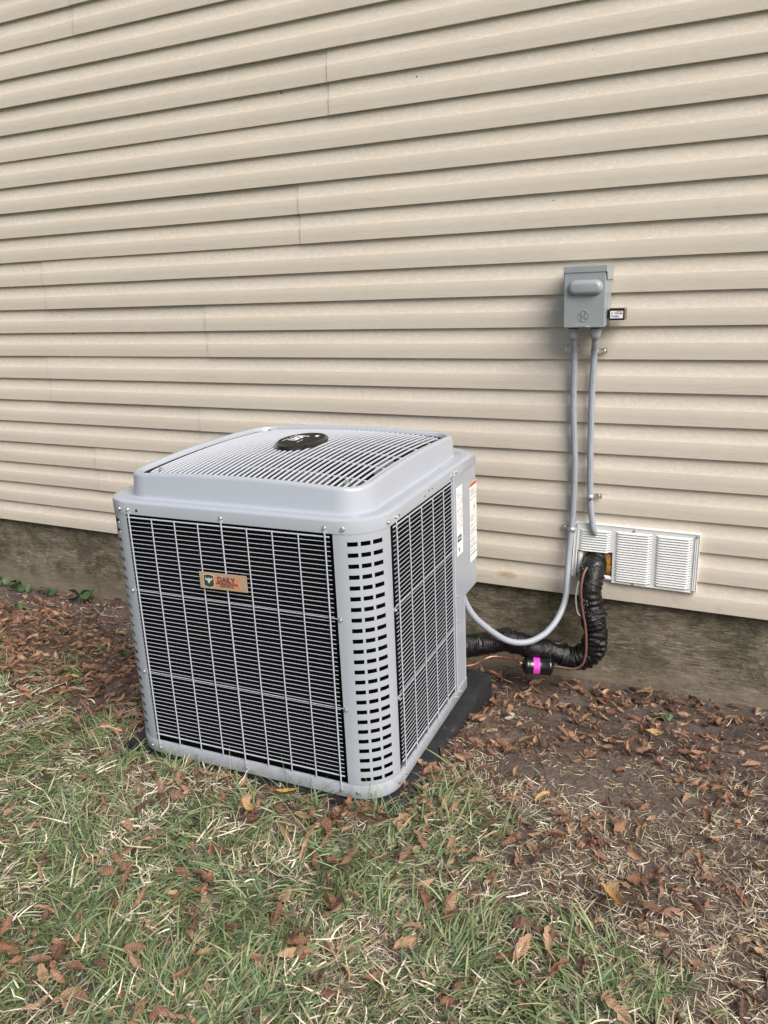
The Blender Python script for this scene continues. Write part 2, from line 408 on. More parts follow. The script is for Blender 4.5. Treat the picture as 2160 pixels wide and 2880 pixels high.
for r in range(NC//2):
    for sx_ in seams[r]:  # dark strip beside each panel joint, painted in place of its contact shadow
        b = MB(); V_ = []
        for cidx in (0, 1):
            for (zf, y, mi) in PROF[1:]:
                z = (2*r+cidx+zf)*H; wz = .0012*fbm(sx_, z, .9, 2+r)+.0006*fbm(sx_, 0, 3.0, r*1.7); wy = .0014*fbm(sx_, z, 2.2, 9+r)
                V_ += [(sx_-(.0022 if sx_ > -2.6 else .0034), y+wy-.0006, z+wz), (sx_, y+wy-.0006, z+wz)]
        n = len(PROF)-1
        b.add(V_, [(2*q, 2*q+1, 2*q+3, 2*q+2) for q in range(2*n-1) if q != n-1]); b.build('seam_shade_line', M['seam_shade'], hw)
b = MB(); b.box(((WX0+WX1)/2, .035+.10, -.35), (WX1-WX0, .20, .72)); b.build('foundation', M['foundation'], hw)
b = MB(); b.box(((WX0+WX1)/2, .0205+.005, NC*H/2+.008), (WX1-WX0, .010, NC*H)); b.build('wall_sheathing', M['black'], hw)
# small insect casts and specks tucked under the laps
b = MB()
for i in range(150):
    x = random.uniform(-4.2, .3); k = random.randint(3, 20)
    if random.random() < .75: z = k*H - random.uniform(.001, .010); y = .010
    else: z = k*H + random.uniform(.01, .1); y = -.0012 if (z/H) % 1 < .5 else .006
    s_ = random.uniform(.0012, .0034)
    b.lathe([(s_*.4,-s_),(s_,0),(s_*.4,s_*1.2)], (x, y, z), n=5)
o = b.build('insect_casts', mat('insect_cast', (.045,.03,.02), .8), hw); o['kind'] = 'stuff'

# ------------------------------------------------------------------ air conditioner
PSI = 0.0446
e1 = Vector((-math.cos(PSI), -math.sin(PSI), 0)); e2 = Vector((-math.sin(PSI), math.cos(PSI), 0))
P0 = Vector((-.9089, -1.2321, 0)); HB = .4525; ZB = -.20
ACL = P0 + e1*HB + e2*HB + Vector((0,0,ZB))
ac = tag(empty('air_conditioner', ACL, PSI), 'blue-grey square outdoor air conditioner with wire side guards and domed fan grille', 'air conditioner')
def L(u, v, z): return Vector((-u+HB, v-HB, z-ZB))
def rsq(h, r, z, n=8, sub=10, arch=None):    # rounded square loop, CCW, starts at front-right arc
    pts = []
    for (cx, cy, a0) in ((h-r, -(h-r), -90), (h-r, h-r, 0), (-(h-r), h-r, 90), (-(h-r), -(h-r), 180)):
        for k in range(n+1):
            a = rad(a0+90*k/n); pts.append((cx+r*math.cos(a), cy+r*math.sin(a)))
        # straight run
        a = rad(a0+90); ex, ey = -math.sin(a), math.cos(a); ln = 2*(h-r)
        px, py = pts[-1]
        for k in range(1, sub): pts.append((px+ex*ln*k/sub, py+ey*ln*k/sub))
    return [Vector((x, y, (z if not callable(z) else z(x, y))-ZB)) for x, y in pts]
def zl(x, y):
    m_ = min(abs(x), abs(y))/.41; return .7005+.0155*(1-min(1, m_)**2)
# top cap
b = MB(); R0 = .114
b.loft([rsq(.4495, R0-.004, .600), rsq(.4540, R0, .5985), rsq(.4540, R0, .6300), rsq(.4525, R0-.002, .6350), rsq(.4480, R0-.005, .638), rsq(.436, R0-.012, .6388),
        rsq(.414, R0-.02, .6345), rsq(.4060, R0-.024, .634), rsq(.4020, R0-.026, .6370), rsq(.4003, R0-.028, .644), rsq(.3965, R0-.031, lambda x,y: zl(x,y)-.010),
        rsq(.3940, R0-.034, lambda x,y: zl(x,y)-.003), rsq(.3905, R0-.036, lambda x,y: zl(x,y)-.0004), rsq(.385, R0-.038, zl), rsq(.3785, R0-.044, lambda x,y: zl(x,y)-.0010),
        rsq(.3750, R0-.05, lambda x,y: zl(x,y)-.005), rsq(.3725, R0-.052, lambda x,y: zl(x,y)-.014)])
n_ = len(rsq(.4, .1, 0)); base = rsq(.3725, R0-.052, lambda x,y: zl(x,y)-.014)
circ = lambda r, z: [Vector((p.x/math.hypot(p.x,p.y)*r, p.y/math.hypot(p.x,p.y)*r, z-ZB)) for p in base]
cap = b.build('top_cap', M['paint'], ac, smooth=True, angle=40)
b = MB(); b.loft([base, circ(.325, .650), circ(.312, .640), circ(.305, .61), circ(.305, .46)]); b.build('fan_orifice', M['black'], ac, smooth=True, angle=40)
# base pan and body
def plan(off, z):
    pts = []; h = .4525+off; r = .112+off
    def arc(cx, cy, a0): 
        for k in range(9): a = rad(a0+90*k/8); pts.append((cx+r*math.cos(a), cy+r*math.sin(a)))
    arc(h-r, -(h-r), -90)
    pts.append((h, .72-HB)); pts.append((h-.012, .742-HB+off)); pts.append((h-.18, h)); 
    arc(-(h-r), h-r, 90); arc(-(h-r), -(h-r), 180)
    return [Vector((x, y, z-ZB)) for x, y in pts]
b = MB(); b.loft([plan(-.004, -.199), plan(.0012, -.200), plan(.0022, -.196), plan(.0022, -.160), plan(.0008, -.1575), plan(-.006, -.1575), plan(-.014, -.17)], cap0=True)
b.build('base_pan', M['paint'], ac, smooth=True, angle=40)
b = MB(); b.loft([plan(-.034, -.19), plan(-.034, .60)], cap0=True); b.build('condenser_coil', M['coil'], ac)
# slotted corner panels
def corner(cx, cy, a0, name='corner_panel'):
    R = .112; zs = [-.168]; zc = [.571-.0307*k for k in range(24)][::-1]
    for z in zc: zs += [z-.006, z+.006]
    zs += [.604]
    th = [-3, 4, 10, 16.5, 23.7, 31, 34.7, 41.6, 48.5, 52.2, 60, 67.7, 75, 81, 86.5]
    slots = {(3,4),(4,5),(6,7),(7,8),(9,10),(10,11)}
    V_ = []
    for z in zs:
        for t_ in th:
            if t_ < 0: x, y = cx+R*math.cos(rad(a0))-.007*math.cos(rad(a0+90)), cy+R*math.sin(rad(a0))-.007*math.sin(rad(a0+90))
            elif t_ > 90: x, y = cx+R*math.cos(rad(a0+90))-.006*math.cos(rad(a0)), cy+R*math.sin(rad(a0+90))-.006*math.sin(rad(a0))
            else: x, y = cx+R*math.cos(rad(a0+t_)), cy+R*math.sin(rad(a0+t_))
            V_.append((x, y, z-ZB))
    n = len(th); F_ = []
    for j in range(len(zs)-1):
        hole = j % 2 == 1
        for i in range(n-1):
            if hole and (i, i+1) in slots: continue
            F_.append((j*n+i, j*n+i+1, (j+1)*n+i+1, (j+1)*n+i))
    b = MB(); b.v = V_; b.f = F_; b.mi = [0]*len(F_)
    o = b.build(name, M['paint'], ac, smooth=True, angle=40)
    return o
c0 = .4525-.112
corner(c0, -c0, -90); corner(-c0, -c0, 180); corner(-c0, c0, 90)
# posts that frame the guards (behind wire ends): rear closing panel and lower service panel
b = MB()
b.box(L(.010, .663, (-.16+.155)/2).to_tuple(), (.018, .116, .315))
b.box(L(.0035, .718, -.002).to_tuple(), (.007, .010, .313))
b.build('service_panel', M['paint'], ac, bevel=.002)
b = MB(); a_ = L(.004, .722, 0); c_ = L(.178, .901, 0); d_ = (c_-a_)
b.add([(a_.x,a_.y,-.16-ZB),(c_.x,c_.y,-.16-ZB),(c_.x,c_.y,.155-ZB),(a_.x,a_.y,.155-ZB)], [(0,1,2,3)]); o = b.build('rear_valve_panel', M['paint'], ac)
sm = o.modifiers.new('thickness', 'SOLIDIFY'); sm.thickness = .002
# control box
b = MB(); poly = [(0,.606),(0,.850),(.006,.858),(.014,.862),(.27,.862),(.27,.606)]
def ploop(off, z, pl=poly):
    cx = sum(p[0] for p in pl)/len(pl); cy = sum(p[1] for p in pl)/len(pl)
    return [L(u+(off if u > cx else -off), v+(off if v > cy else 0), z) for u, v in pl][::-1]
b.loft([ploop(0,.1555), ploop(.0005,.600)], cap0=True, cap1=True)
b.build('control_box', M['paint'], ac, smooth=True, angle=30, bevel=.002)
b = MB(); b.loft([ploop(.0022,.598), ploop(.0022,.626), ploop(-.001,.6325), ploop(-.008,.636)], cap1=True)
b.build('control_box_lid', M['paint'], ac, smooth=True, angle=50)
b = MB(); b.box(L(.020, .6005, .22).to_tuple(), (.034, .004, .76)); b.box(L(.032, .585, .22).to_tuple(), (.004, .05, .76)); b.build('coil_end_plate', M['black'], ac)
b = MB(); b.box(L(-.001, .611, .38).to_tuple(), (.003, .008, .44)); b.build('panel_flange', M['paint'], ac)

# wire guards
def guard(side):
    if side == 'front':
        P = lambda a, d, z: L(a, -d, z); a0, a1, n, lo, hi = .140, .788, 8, .131, .7990
    else:
        P = lambda a, d, z: L(-d, a, z); a0, a1, n, lo, hi = .140, .610, 5, .126, .6065
    st = (a1-a0)/n
    b = MB()
    for k in range(n+1):
        main = k in ((0, n//2, n) if side == 'front' else (0, n))
        if main: b.tube([P(a0+k*st, .0035, .600), P(a0+k*st, .0035, -.166)], .0022, 8); 
        if main:
            b.lathe([(.0001,-.0012),(.0062,-.0008),(.0062,.0008),(.0001,.0012)], P(a0+k*st, .0028, .603), 8, rot=Vector((0,-1,0) if side=='front' else (1,0,0)).to_track_quat('Z','Y').to_matrix())
    for z in (.357, .0857):
        b.tube([P(lo-.020, -.0014, z), P(hi+.006, -.0014, z)], .0012, 8)
    g = b.build('side_guard', M['wire'], ac, smooth=True, angle=50)
    w0 = None; k = 0; z = .588
    b = MB(); b.tube([P(lo-.002, -.0012, 0), P(hi, -.0012, 0)], .00108, 6)
    w0 = b.build('wire', M['wire'], g, smooth=True, angle=80)
    w0.location = (0,0,.588); nwire = 55
    for k in range(1, nwire):
        z = .588-k*.01335
        if min(abs(z-.357), abs(z-.0857)) < .004: continue
        copy_child(w0, g, (0,0,z))
    for zz in (.588-.0, .588-(nwire-1)*.01335):
        b = MB(); b.tube([P(lo-.002, -.0005, zz), P(hi, -.0005, zz)], .0024, 6); b.build('edge_wire', M['wire'], g, smooth=True, angle=80)
    b = MB(); b.tube([P(0, .0024, .5915), P(0, .0024, -.1540)], .0019, 6); v0 = b.build('upright_wire', M['wire'], g, smooth=True, angle=80)
    first = True
    for k in range(1, n):
        if side == 'front' and k == n//2: continue
        off = P(a0+k*st, 0, 0)-P(0, 0, 0)
        if first: v0.location = off; first = False
        else: copy_child(v0, g, off)
    return g
guard('front'); guard('right')
# plain guards of the hidden left and rear sides
b = MB()
for k in range(9): b.tube([L(.907, .14+k*.078, .59), L(.907, .14+k*.078, -.16)], .002, 5)
for k in range(56): b.tube([L(.904, .125, .588-k*.01335), L(.904, .78, .588-k*.01335)], .0016, 4)
for k in range(8): b.tube([L(.24+k*.075, .907, .59), L(.24+k*.075, .907, -.16)], .002, 5)
for k in range(56): b.tube([L(.20, .904, .588-k*.01335), L(.79, .904, .588-k*.01335)], .0016, 4)
o = b.build('hidden_side_guard', M['wire'], ac); o['kind'] = 'stuff'
# top fan guard
def dome(x, y):
    a, c = x/.355, y/.355
    return .691+.0145*(1-a*a)+.0145*(1-c*c)+.010*(1-a*a)*(1-c*c)
b = MB(); ring = rsq(.355, .066, lambda x,y: dome(x,y)-.004, n=6, sub=12); b.tube(ring, .0034, 8, closed=True)
b.tube([p*1.0-Vector((0,0,.006)) + Vector((0,0,0)) for p in rsq(.349, .062, lambda x,y: dome(x,y)-.004, n=6, sub=12)], .0028, 6, closed=True)
for yy in (-.255, -.13, .0, .13, .255):
    b.tube([(x, yy, dome(x, yy)-.0085-ZB) for x in np.linspace(-.352, .352, 15)], .003, 6)
fg = b.build('fan_guard', M['wire'], ac, smooth=True, angle=60)
for k in range(37):
    x = -.3384+k*.0188; ym = .353 if abs(x) < .289 else .355-.066+math.sqrt(max(0, .066**2-(abs(x)-.289)**2))
    b = MB(); b.tube([(x, y, dome(x, y)-.0006-ZB) for y in np.linspace(-ym, ym, 19)], .0036, 6)
    b.build('wire', M['wire'], fg, smooth=True, angle=80)
for sx in (-1, 1):
    for sy in (-1, 1):
        screw(fg, (sx*.314, sy*.314, dome(.314,.314)+.001-ZB), (0,0,1), 1.5)
# badge on the fan guard
b = MB(); zb = dome(0,0)+.001-ZB
b.lathe([(1.0,0),(1.04,.002),(1.03,.0095),(.965,.0135),(.93,.0140)], (0,.004,zb), n=48, sx=.073, sy=.108)
o = b.build('badge', [M['gloss_black']], ac, smooth=True, angle=30)
bb = o
b = MB(); b.lathe([(.925,.0142),(.92,.0146)], (0,.004,zb), n=48, sx=.073, sy=.108); b.build('badge_face', M['badgeblack'], bb)
zt = zb+.0148
mt = FR((-.016, .010, zt), (0,-1,0), (1,0,0))
text_mesh('lettering', 'ion', .062, M['whiteprint'], bb, mt, .0003, .0012)
b = MB()
for rr_, w_ in ((.005,.0018),(.009,.0018),(.013,.0018)):
    b.tube([(.022+rr_*math.cos(a), .052+rr_*math.sin(a), zt) for a in np.linspace(-.9, .9, 8)], .0011, 4)
for (x_, y0_, y1_) in ((-.046,.058,.035),(-.046,.028,.006),(-.046,-.002,-.040),(.012,-.012,-.026),(.012,-.032,-.050)):
    b.box((x_, (y0_+y1_)/2, zt), (.0020, abs(y0_-y1_), .0004))
b.build('badge_marks', M['whiteprint'], bb)
# fan and motor inside
b = MB(); b.lathe([(.07,0),(.085,.01),(.085,.10),(.06,.118),(.03,.12)], (0,0,.51-ZB), n=24); fan = b.build('fan_motor', M['fanblade'], ac, smooth=True)
for k in range(3):
    V_ = []; 
    for i in range(8):
        r = .07+.225*i/7
        for j in range(6):
            a = 2*PI*k/3 + (j/5)*rad(72) + .2*(i/7); V_.append((r*math.cos(a), r*math.sin(a), .50-ZB+.055*(j/5)-.004*i/7))
    b = MB(); b.add(V_, [(i*6+j, i*6+j+1, (i+1)*6+j+1, (i+1)*6+j) for i in range(7) for j in range(5)])
    b.build('fan_blade', M['fanblade'], fan, smooth=True, angle=180)
b = MB(); b.lathe([(.36,0),(.36,.01)], (0,0,.43-ZB), n=24); b.build('inner_floor', M['black'], ac)
# screws of the unit
nf, nr = (0,-1,0), (1,0,0)
for (u, z) in ((.788,.6135),(.464,.6135),(.140,.6135)): screw(ac, L(u,-.0018,z), nf)
for (u, z) in ((.788,-.1785),(.464,-.1785),(.140,-.1785)): screw(ac, L(u,-.0022,z), nf)
for t_ in (12, 88-8):
    for z in (.6135, -.1785):
        a = rad(t_); screw(ac, L(.112-.1145*math.sin(a), .112-.1145*math.cos(a), z), (math.sin(a), -math.cos(a), 0))
a = rad(-12)
for z in (.6135, -.1785): screw(ac, L(.905-.112+.1145*math.sin(rad(14)), .112-.1145*math.cos(rad(14)), z), (-math.sin(rad(12)), -math.cos(rad(12)), 0))
for z in (.357, .0857):
    screw(ac, L(.110,-.001,z), nf); screw(ac, L(.812,-.001,z), nf); screw(ac, L(0,.112,z-.004)+Vector((.001,0,0)), nr)
for (v, z) in ((.140,.6135),(.610,.6135),(.640,.618),(.140,-.1785),(.610,-.1785),(.652,-.1785)): screw(ac, L(-.0022,v,z), nr)
for (v, z) in ((.636,.187),(.632,.098)): screw(ac, L(-.0005 if z > .155 else .001, v, z), nr, .9)
b = MB()
for (u, z) in ((.757,.612),(.05,-.178)): 
    if u > .2: b.lathe([(.0042,0),(.0042,.0004)], L(u,-.0024,z), 10, rot=Vector(nf).to_track_quat('Z','Y').to_matrix())
for (v, z) in ((.165,.611),(.36,.612),(.395,.620),(.42,.620),(.596,.606)):
    b.lathe([(.0028,0),(.0028,.0004)], L(-.0024,v,z), 10, rot=Vector(nr).to_track_quat('Z','Y').to_matrix())
b.build('punched_holes', M['black'], ac)
# labels on the service side
def plate(v0, v1, z0, z1, name, th=.0006):
    b = MB(); b.box(L(-.0012-th/2, (v0+v1)/2, (z0+z1)/2), (th, v1-v0, z1-z0)); return b.build(name, M['label'], ac)
lb = plate(.640,.702,.326,.562,'data_label')
b = MB(); z = .550
while z > .42:
    v = .646
    while v < .696:
        ln = random.uniform(.004,.016); 
        if random.random() < .72: b.box(L(-.002, min(v+ln/2,.694), z), (.0003, ln, .0020))
        v += ln+.004
    z -= random.choice((.0045,.0045,.008))
b.build('small_print', M['inkgrey'], lb)
b = MB(); b.box(L(-.002,.667,.384), (.0003,.040,.022)); b.box(L(-.002,.662,.346), (.0003,.010,.012)); b.build('dark_blocks', M['ink'], lb)
b = MB(); b.box(L(-.0022,.664,.387), (.0003,.026,.002)); b.box(L(-.0022,.668,.382), (.0003,.030,.002)); b.build('white_strokes', M['whiteprint'], lb)
wl = plate(.780,.856,.256,.541,'warning_label')
b = MB(); b.box(L(-.002,.818,.534), (.0003,.0755,.0135)); b.build('orange_header', M['orange'], wl)
text_mesh('lettering', 'WARNING', .012, M['ink'], wl, FR(L(-.0023,.820,.534), (0,1,0), (0,0,1)), .0001)
b = MB(); z = .519
while z > .285:
    if not (.442 < z < .472):
        e_ = random.uniform(.030,.068) if random.random() < .3 else .068
        b.box(L(-.002, .785+e_/2, z), (.0003, e_, .0017))
    z -= random.choice((.0042,.0042,.0042,.009))
b.build('small_print', M['inkgrey'], wl)
b = MB(); b.box(L(-.002,.818,.283), (.0003,.068,.0035)); b.build('dark_bar', M['ink'], wl)
b = MB(); M4 = FR(L(-.0022,.829,.455), (0,1,0), (0,0,1)); b.add([M4 @ Vector(p) for p in ((-.011,-.011,0),(.011,-.011,0),(0,.012,0))], [(0,1,2)]); b.build('yellow_triangle', M['yellow'], wl)
b = MB(); b.box(L(-.0024,.829,.454), (.0003,.003,.010)); b.build('bolt_mark', M['ink'], wl)
# installer's sign on the front guard
sg = empty('sign_plate'); bpy.data.objects.remove(sg)
b = MB(); SX = .1605; SZ = .0495; b.box((0,0,0), (SX, .0012, SZ))
sg = b.build('sign_plate', M['gold'], ac, bevel=.0005)
sg.location = L(.4735,-.0075,.4255); sg.rotation_euler = (rad(-1.5), rad(-1.0), 0)
b = MB(); b.prism([(-.0665,.0165),(-.048,.0205),(-.0295,.0165),(-.0295,-.0165),(-.048,-.0215),(-.0665,-.0165)], -.0010, -.0007, 0); b.build('shield_outline', M['cream'], sg)
b = MB(); b.prism([(-.0648,.0150),(-.048,.0188),(-.0312,.0150),(-.0312,-.0150),(-.048,-.0198),(-.0648,-.0150)], -.0014, -.0011, 0); b.build('shield', M['teal'], sg)
b = MB()
b.prism([(-.0535,.006),(-.048,.008),(-.0425,.006),(-.0435,-.002),(-.048,-.0105),(-.0525,-.002)], -.0018, -.0015)
for s_ in (-1, 1):
    b.prism([(-.048+s_*x_, z_) for x_, z_ in ((.005,.0055),(.009,.0040),(.0105,.0075),(.0095,.0105),(.0120,.0085),(.0125,.0045),(.0095,.0005),(.005,.0018))], -.0018, -.0015)
b.build('bull_head', M['cream'], sg)
b = MB(); b.box((-.050,-.0020,.002), (.0022,.0003,.0018)); b.box((-.046,-.0020,.002), (.0022,.0003,.0018)); b.box((-.048,-.0020,-.0065), (.003,.0003,.0018)); b.build('bull_face_marks', M['teal'], sg)
b = MB(); b.prism([(-.0285,.0135),(.055,.0135),(.0485,.0010),(.060,-.0165),(-.0285,-.0165)], -.0010, -.0007); b.build('banner', M['salmon'], sg)
FRM = lambda x, z: FR((x,-.0013,z), (1,0,0), (0,0,1))
text_mesh('lettering', 'DAILY', .0215, M['ink'], sg, FRM(.011,.0055), .0002, .0008)
text_mesh('lettering', 'HEATING·COOLING', .0082, M['ink'], sg, FRM(.013,-.0058), .0002, .0003)
text_mesh('lettering', 'ELECTRICAL', .0082, M['ink'], sg, FRM(.013,-.0128), .0002, .0003)

# equipment pad
b = MB(); pad = [(-.030,.012),(-.044,.28),(-.042,.60),(-.045,.845),(-.028,.875),(.5,.905),(.955,.90),(.96,.5),(.95,.02),(.5,.012),(.04,.006)]
def padl(off, z): 
    return [P0+e1*(u+(off if u > .5 else -off))+e2*(v+(off if v > .5 else -off))+Vector((0,0,z)) for u, v in pad]
b.loft([padl(.012,-.33), padl(.010,-.235), padl(.003,-.213), padl(-.008,-.2065), padl(-.02,-.2055)], cap1=True)
pd = b.build('equipment_pad', M['pad'], smooth=True, angle=50); tag(pd, 'black plastic pad under the air conditioner, partly buried in leaves', 'equipment pad')

# ------------------------------------------------------------------ disconnect box
BX0, BX1, BZ0, BZ1, BD = -.7165, -.573, 1.036, 1.236, .113
dc = tag(empty('disconnect_box', (-.645, 0, 1.136)), 'grey-green metal disconnect box with round raised emblem on the siding', 'electrical box')
W2 = (BX1-BX0)/2; H2 = (BZ1-BZ0)/2
b = MB(); b.box((0, -(.004+BD-.012)/2-.002, -.002), (2*W2-.006, BD-.014, 2*H2-.008)); b.build('housing', M['boxgrey'], dc, bevel=.0015)
# door: front skin with turned sides and a raised handle boss
b = MB(); b.box((-.001, -BD+.003, -.008), (2*W2-.006, .006, 2*H2-.014)); b.box((W2-.0045, -BD+.022, -.012), (.002, .036, 2*H2-.024)); b.box((-W2+.0035, -BD+.022, -.012), (.002, .036, 2*H2-.024))
door = b.build('door', M['boxgrey'], dc, bevel=.0012)
def stad(hw_, hh_, y, n=12):
    r = hh_; return [(s_*(hw_-r)+r*math.cos(a), y, r*math.sin(a)) for s_, a0 in ((1,-90),(-1,90)) for a in [rad(a0+180*k/n) for k in range(n+1)]]
b = MB(); b.loft([[Vector(p)+Vector((.002,0,.030)) for p in stad(w_, h_, y_)] for w_, h_, y_ in ((.060,.0260,-BD+.0005),(.0585,.0250,-BD-.0025),(.0555,.0225,-BD-.0085),(.0515,.0185,-BD-.0135),(.0470,.0135,-BD-.016),(.044,.0110,-BD-.0165))], cap1=True)
b.build('raised_handle_boss', M['boxgrey'], door, smooth=True, angle=60)
# emblem: ring with two looped script letters and four curls
b = MB(); EC = Vector((-.001, -BD-.0006, -.063))
def ec(pts, r=.0015): b.tube([EC+Vector((x*.0155, 0, z*.0155)) for x, z in pts], r, 5)
b.tube([EC+Vector((.0182*math.cos(a), 0, .0182*math.sin(a))) for a in np.linspace(0, 2*PI, 33)[:-1]], .0013, 5, closed=True)
ec([(-.15,.55),(-.35,.70),(-.62,.60),(-.72,.30),(-.55,.08),(-.30,.10),(-.18,.32),(-.32,.42)]); ec([(-.18,.32),(-.12,-.10),(-.30,-.50),(-.58,-.52),(-.66,-.30),(-.45,-.15)])
ec([(.70,.50),(.50,.68),(.25,.58),(.22,.32),(.45,.24)]); ec([(.45,.24),(.20,.12),(.12,-.20),(.30,-.52),(.60,-.52),(.72,-.25),(.50,-.12),(.38,-.28)])
for k in range(4):
    a = rad(90*k+40); ec([(.95*math.cos(a+t_), .95*math.sin(a+t_)) if t_ < .5 else (.80*math.cos(a+t_), .80*math.sin(a+t_)) for t_ in (0,.15,.3,.45,.55,.6)], .0010)
b.build('emblem', M['boxgrey'], door, smooth=True, angle=80)
b = MB()   # hood
b.box((0, -BD-.0015, H2-.0095), (2*W2+.002, .0018, .0195)); b.box((0, -BD/2-.001, H2+.0004), (2*W2+.002, BD, .0018))
for s_ in (-1, 1):
    M4 = Matrix.Translation((s_*(W2+.0005), 0, 0)) @ Matrix.Rotation(PI/2, 4, 'Z')
    b.prism([(-.002,H2-.0005),(-BD-.0005,H2-.0005),(-BD-.0005,H2-.019),(-BD+.006,H2-.024),(-BD+.014,H2-.046),(-.002,H2-.046)], -.0009, .0009, 0, M4)
b.build('hood', M['boxgrey'], dc, bevel=.0004)
b = MB(); b.box((-.002, -BD+.002, -H2+.0008), (.050, .016, .0022)); b.tube([(-.022,-BD-.004,-H2+.001),(-.014,-BD-.009,-H2+.003),(.010,-BD-.009,-H2+.003),(.020,-BD-.004,-H2+.001)], .0014, 6)
b.build('hasp', M['zinc'], dc)
# surge protector on its right side
sp_ = tag(empty('surge_protector', (-.545, -.05, 1.075)), 'small black surge protector with white label beside the grey disconnect box', 'surge protector')
b = MB(); b.box((.003, -.008, 0), (.052, .045, .040)); b.box((-.0265, -.004, 0), (.008, .034, .030)); b.build('case', M['gloss_black'], sp_, bevel=.002)
b = MB(); b.box((.003, -.0310, 0), (.049, .0016, .037)); b.build('front_rim', M['black'], sp_, bevel=.0006)
b = MB(); b.box((.003, -.0322, -.001), (.0425, .0008, .0245)); lab = b.build('label', M['label'], sp_)
b = MB()
for x_, z_, w_ in ((.012,.0095,.020),(.003,.0050,.016),(.004,.0020,.014),(-.012,.0050,.005),(-.012,.001,.004),(-.012,-.003,.004)): b.box((x_, -.0328, z_), (w_, .0003, .0015))
b.build('small_print', M['ink'], lab)
b = MB(); b.box((.0175,-.0328,.0030), (.010,.0003,.0048)); b.build('red_mark', M['red'], lab)
text_mesh('lettering', '50', .0085, M['inkgrey'], lab, FR((-.0125,-.0328,-.0073), (1,0,0), (0,0,1)), .0001)
text_mesh('lettering', 'HSE1', .0088, M['blue'], lab, FR((.002,-.0328,-.0073), (1,0,0), (0,0,1)), .0001, .0003)

# ------------------------------------------------------------------ conduits
def conduit(pts, label, fit_x):
    t_ = tag(empty('flexible_conduit', pts[0]), label, 'conduit'); P = spline(pts, 16); o = Vector(pts[0])
    # resample evenly, ribbed
    d = [0]; 
    for i in range(1, len(P)): d.append(d[-1]+(P[i]-P[i-1]).length)
    n = int(d[-1]/.0022); Q = []; j = 0
    for k in range(n+1):
        s_ = d[-1]*k/n
        while j < len(d)-2 and d[j+1] < s_: j += 1
        Q.append(P[j].lerp(P[j+1], (s_-d[j])/max(1e-9, d[j+1]-d[j]))-o)
    b = MB(); b.tube(Q, [.0116+(.0004 if k % 3 else -.0003) for k in range(len(Q))], 12); b.build('conduit_tube', M['conduit'], t_, smooth=True, angle=80)
    b = MB()
    for k in range(60, min(len(Q), 330)):
        if (k // 24) % 3 != 2 and random.random() < .55: b.box(Q[k]+Vector((.0042,-.01165,0)), (random.choice((.0012,.0022)), .0006, .0013))
    b.build('tube_print', M['inkgrey'], t_)
    b = MB(); b.lathe([(.0125,-.034),(.0150,-.031),(.0188,-.022),(.0192,-.002),(.0198,0)], Vector((0,0,-.002)), n=20); b.lathe([(.0178,-.003),(.0178,.0035)], (0,0,0), n=20, mi=1); b.lathe([(.0192,.0015),(.0192,.009)], (0,0,0), n=20)
    b.build('connector', [M['fitting'], M['gloss_black']], t_, smooth=True, angle=35)
    return t_
yb = -.075
conduit([(-.690,yb,1.030),(-.692,-.055,.98),(-.694,-.032,.93),(-.695,-.026,.80),(-.692,-.026,.69),(-.687,-.026,.60),(-.684,-.026,.50),(-.686,-.026,.37),(-.690,-.029,.28),(-.694,-.042,.19),(-.692,-.07,.105),(-.688,-.1,.04),(-.693,-.13,-.006),(-.708,-.17,-.048),(-.729,-.21,-.076),(-.747,-.24,-.087),(-.778,-.27,-.099),(-.815,-.3,-.097),(-.852,-.33,-.079),(-.888,-.36,-.044),(-.92,-.38,-.01),(-.946,-.4,.025),(-.968,-.41,.063),(-.985,-.42,.115),(-.99,-.42,.17)],
        'longer grey flexible conduit looping from the disconnect box down to the air conditioner', -.69)
conduit([(-.612,yb,1.030),(-.617,-.055,.98),(-.624,-.030,.93),(-.629,-.026,.82),(-.629,-.026,.68),(-.628,-.026,.55),(-.624,-.026,.42),(-.619,-.028,.36),(-.612,-.031,.315),(-.605,-.028,.278),(-.597,.006,.25)],
        'shorter grey flexible conduit running from the disconnect box into the white vent cover', -.612)
b = MB(); strap0 = None
def strap(x, z, side, label):
    t_ = tag(empty('conduit_strap', (x, -.027, z)), label, 'conduit strap', 'zinc straps holding the conduits')
    b = MB()
    V_ = []
    for k in range(11):
        a = rad(-100+200*k/10); V_ += [(math.sin(a)*.0145, -math.cos(a)*.0145, -.0095), (math.sin(a)*.0145, -math.cos(a)*.0145, .0095)]
    b.add(V_, [(2*k, 2*k+2, 2*k+3, 2*k+1) for k in range(10)])
    o = b.build('clip_band', M['zinc'], t_, smooth=True); sm = o.modifiers.new('thickness', 'SOLIDIFY'); sm.thickness = .0012
    b = MB(); b.box((side*.0265, .0120, .002), (.028, .0018, .019)); b.box((side*.0146, .004, 0), (.0015, .016, .019)); b.box((0, -.0150, .004), (.012, .001, .002)); b.box((0, -.0150, -.004), (.012, .001, .002)); b.build('tab', M['zinc'], t_, bevel=.0006)
    screw(t_, (side*.030, .0110, .002), (0,-1,0), 1.1)
strap(-.6935, .949, -1, 'zinc strap on the left conduit just below the disconnect box')
strap(-.6225, .944, 1, 'zinc strap on the right conduit just below the disconnect box')
strap(-.6240, .410, 1, 'zinc strap on the right conduit just above the white vent cover')
strap(-.6905, .276, -1, 'zinc strap on the left conduit at the corner of the white vent cover')

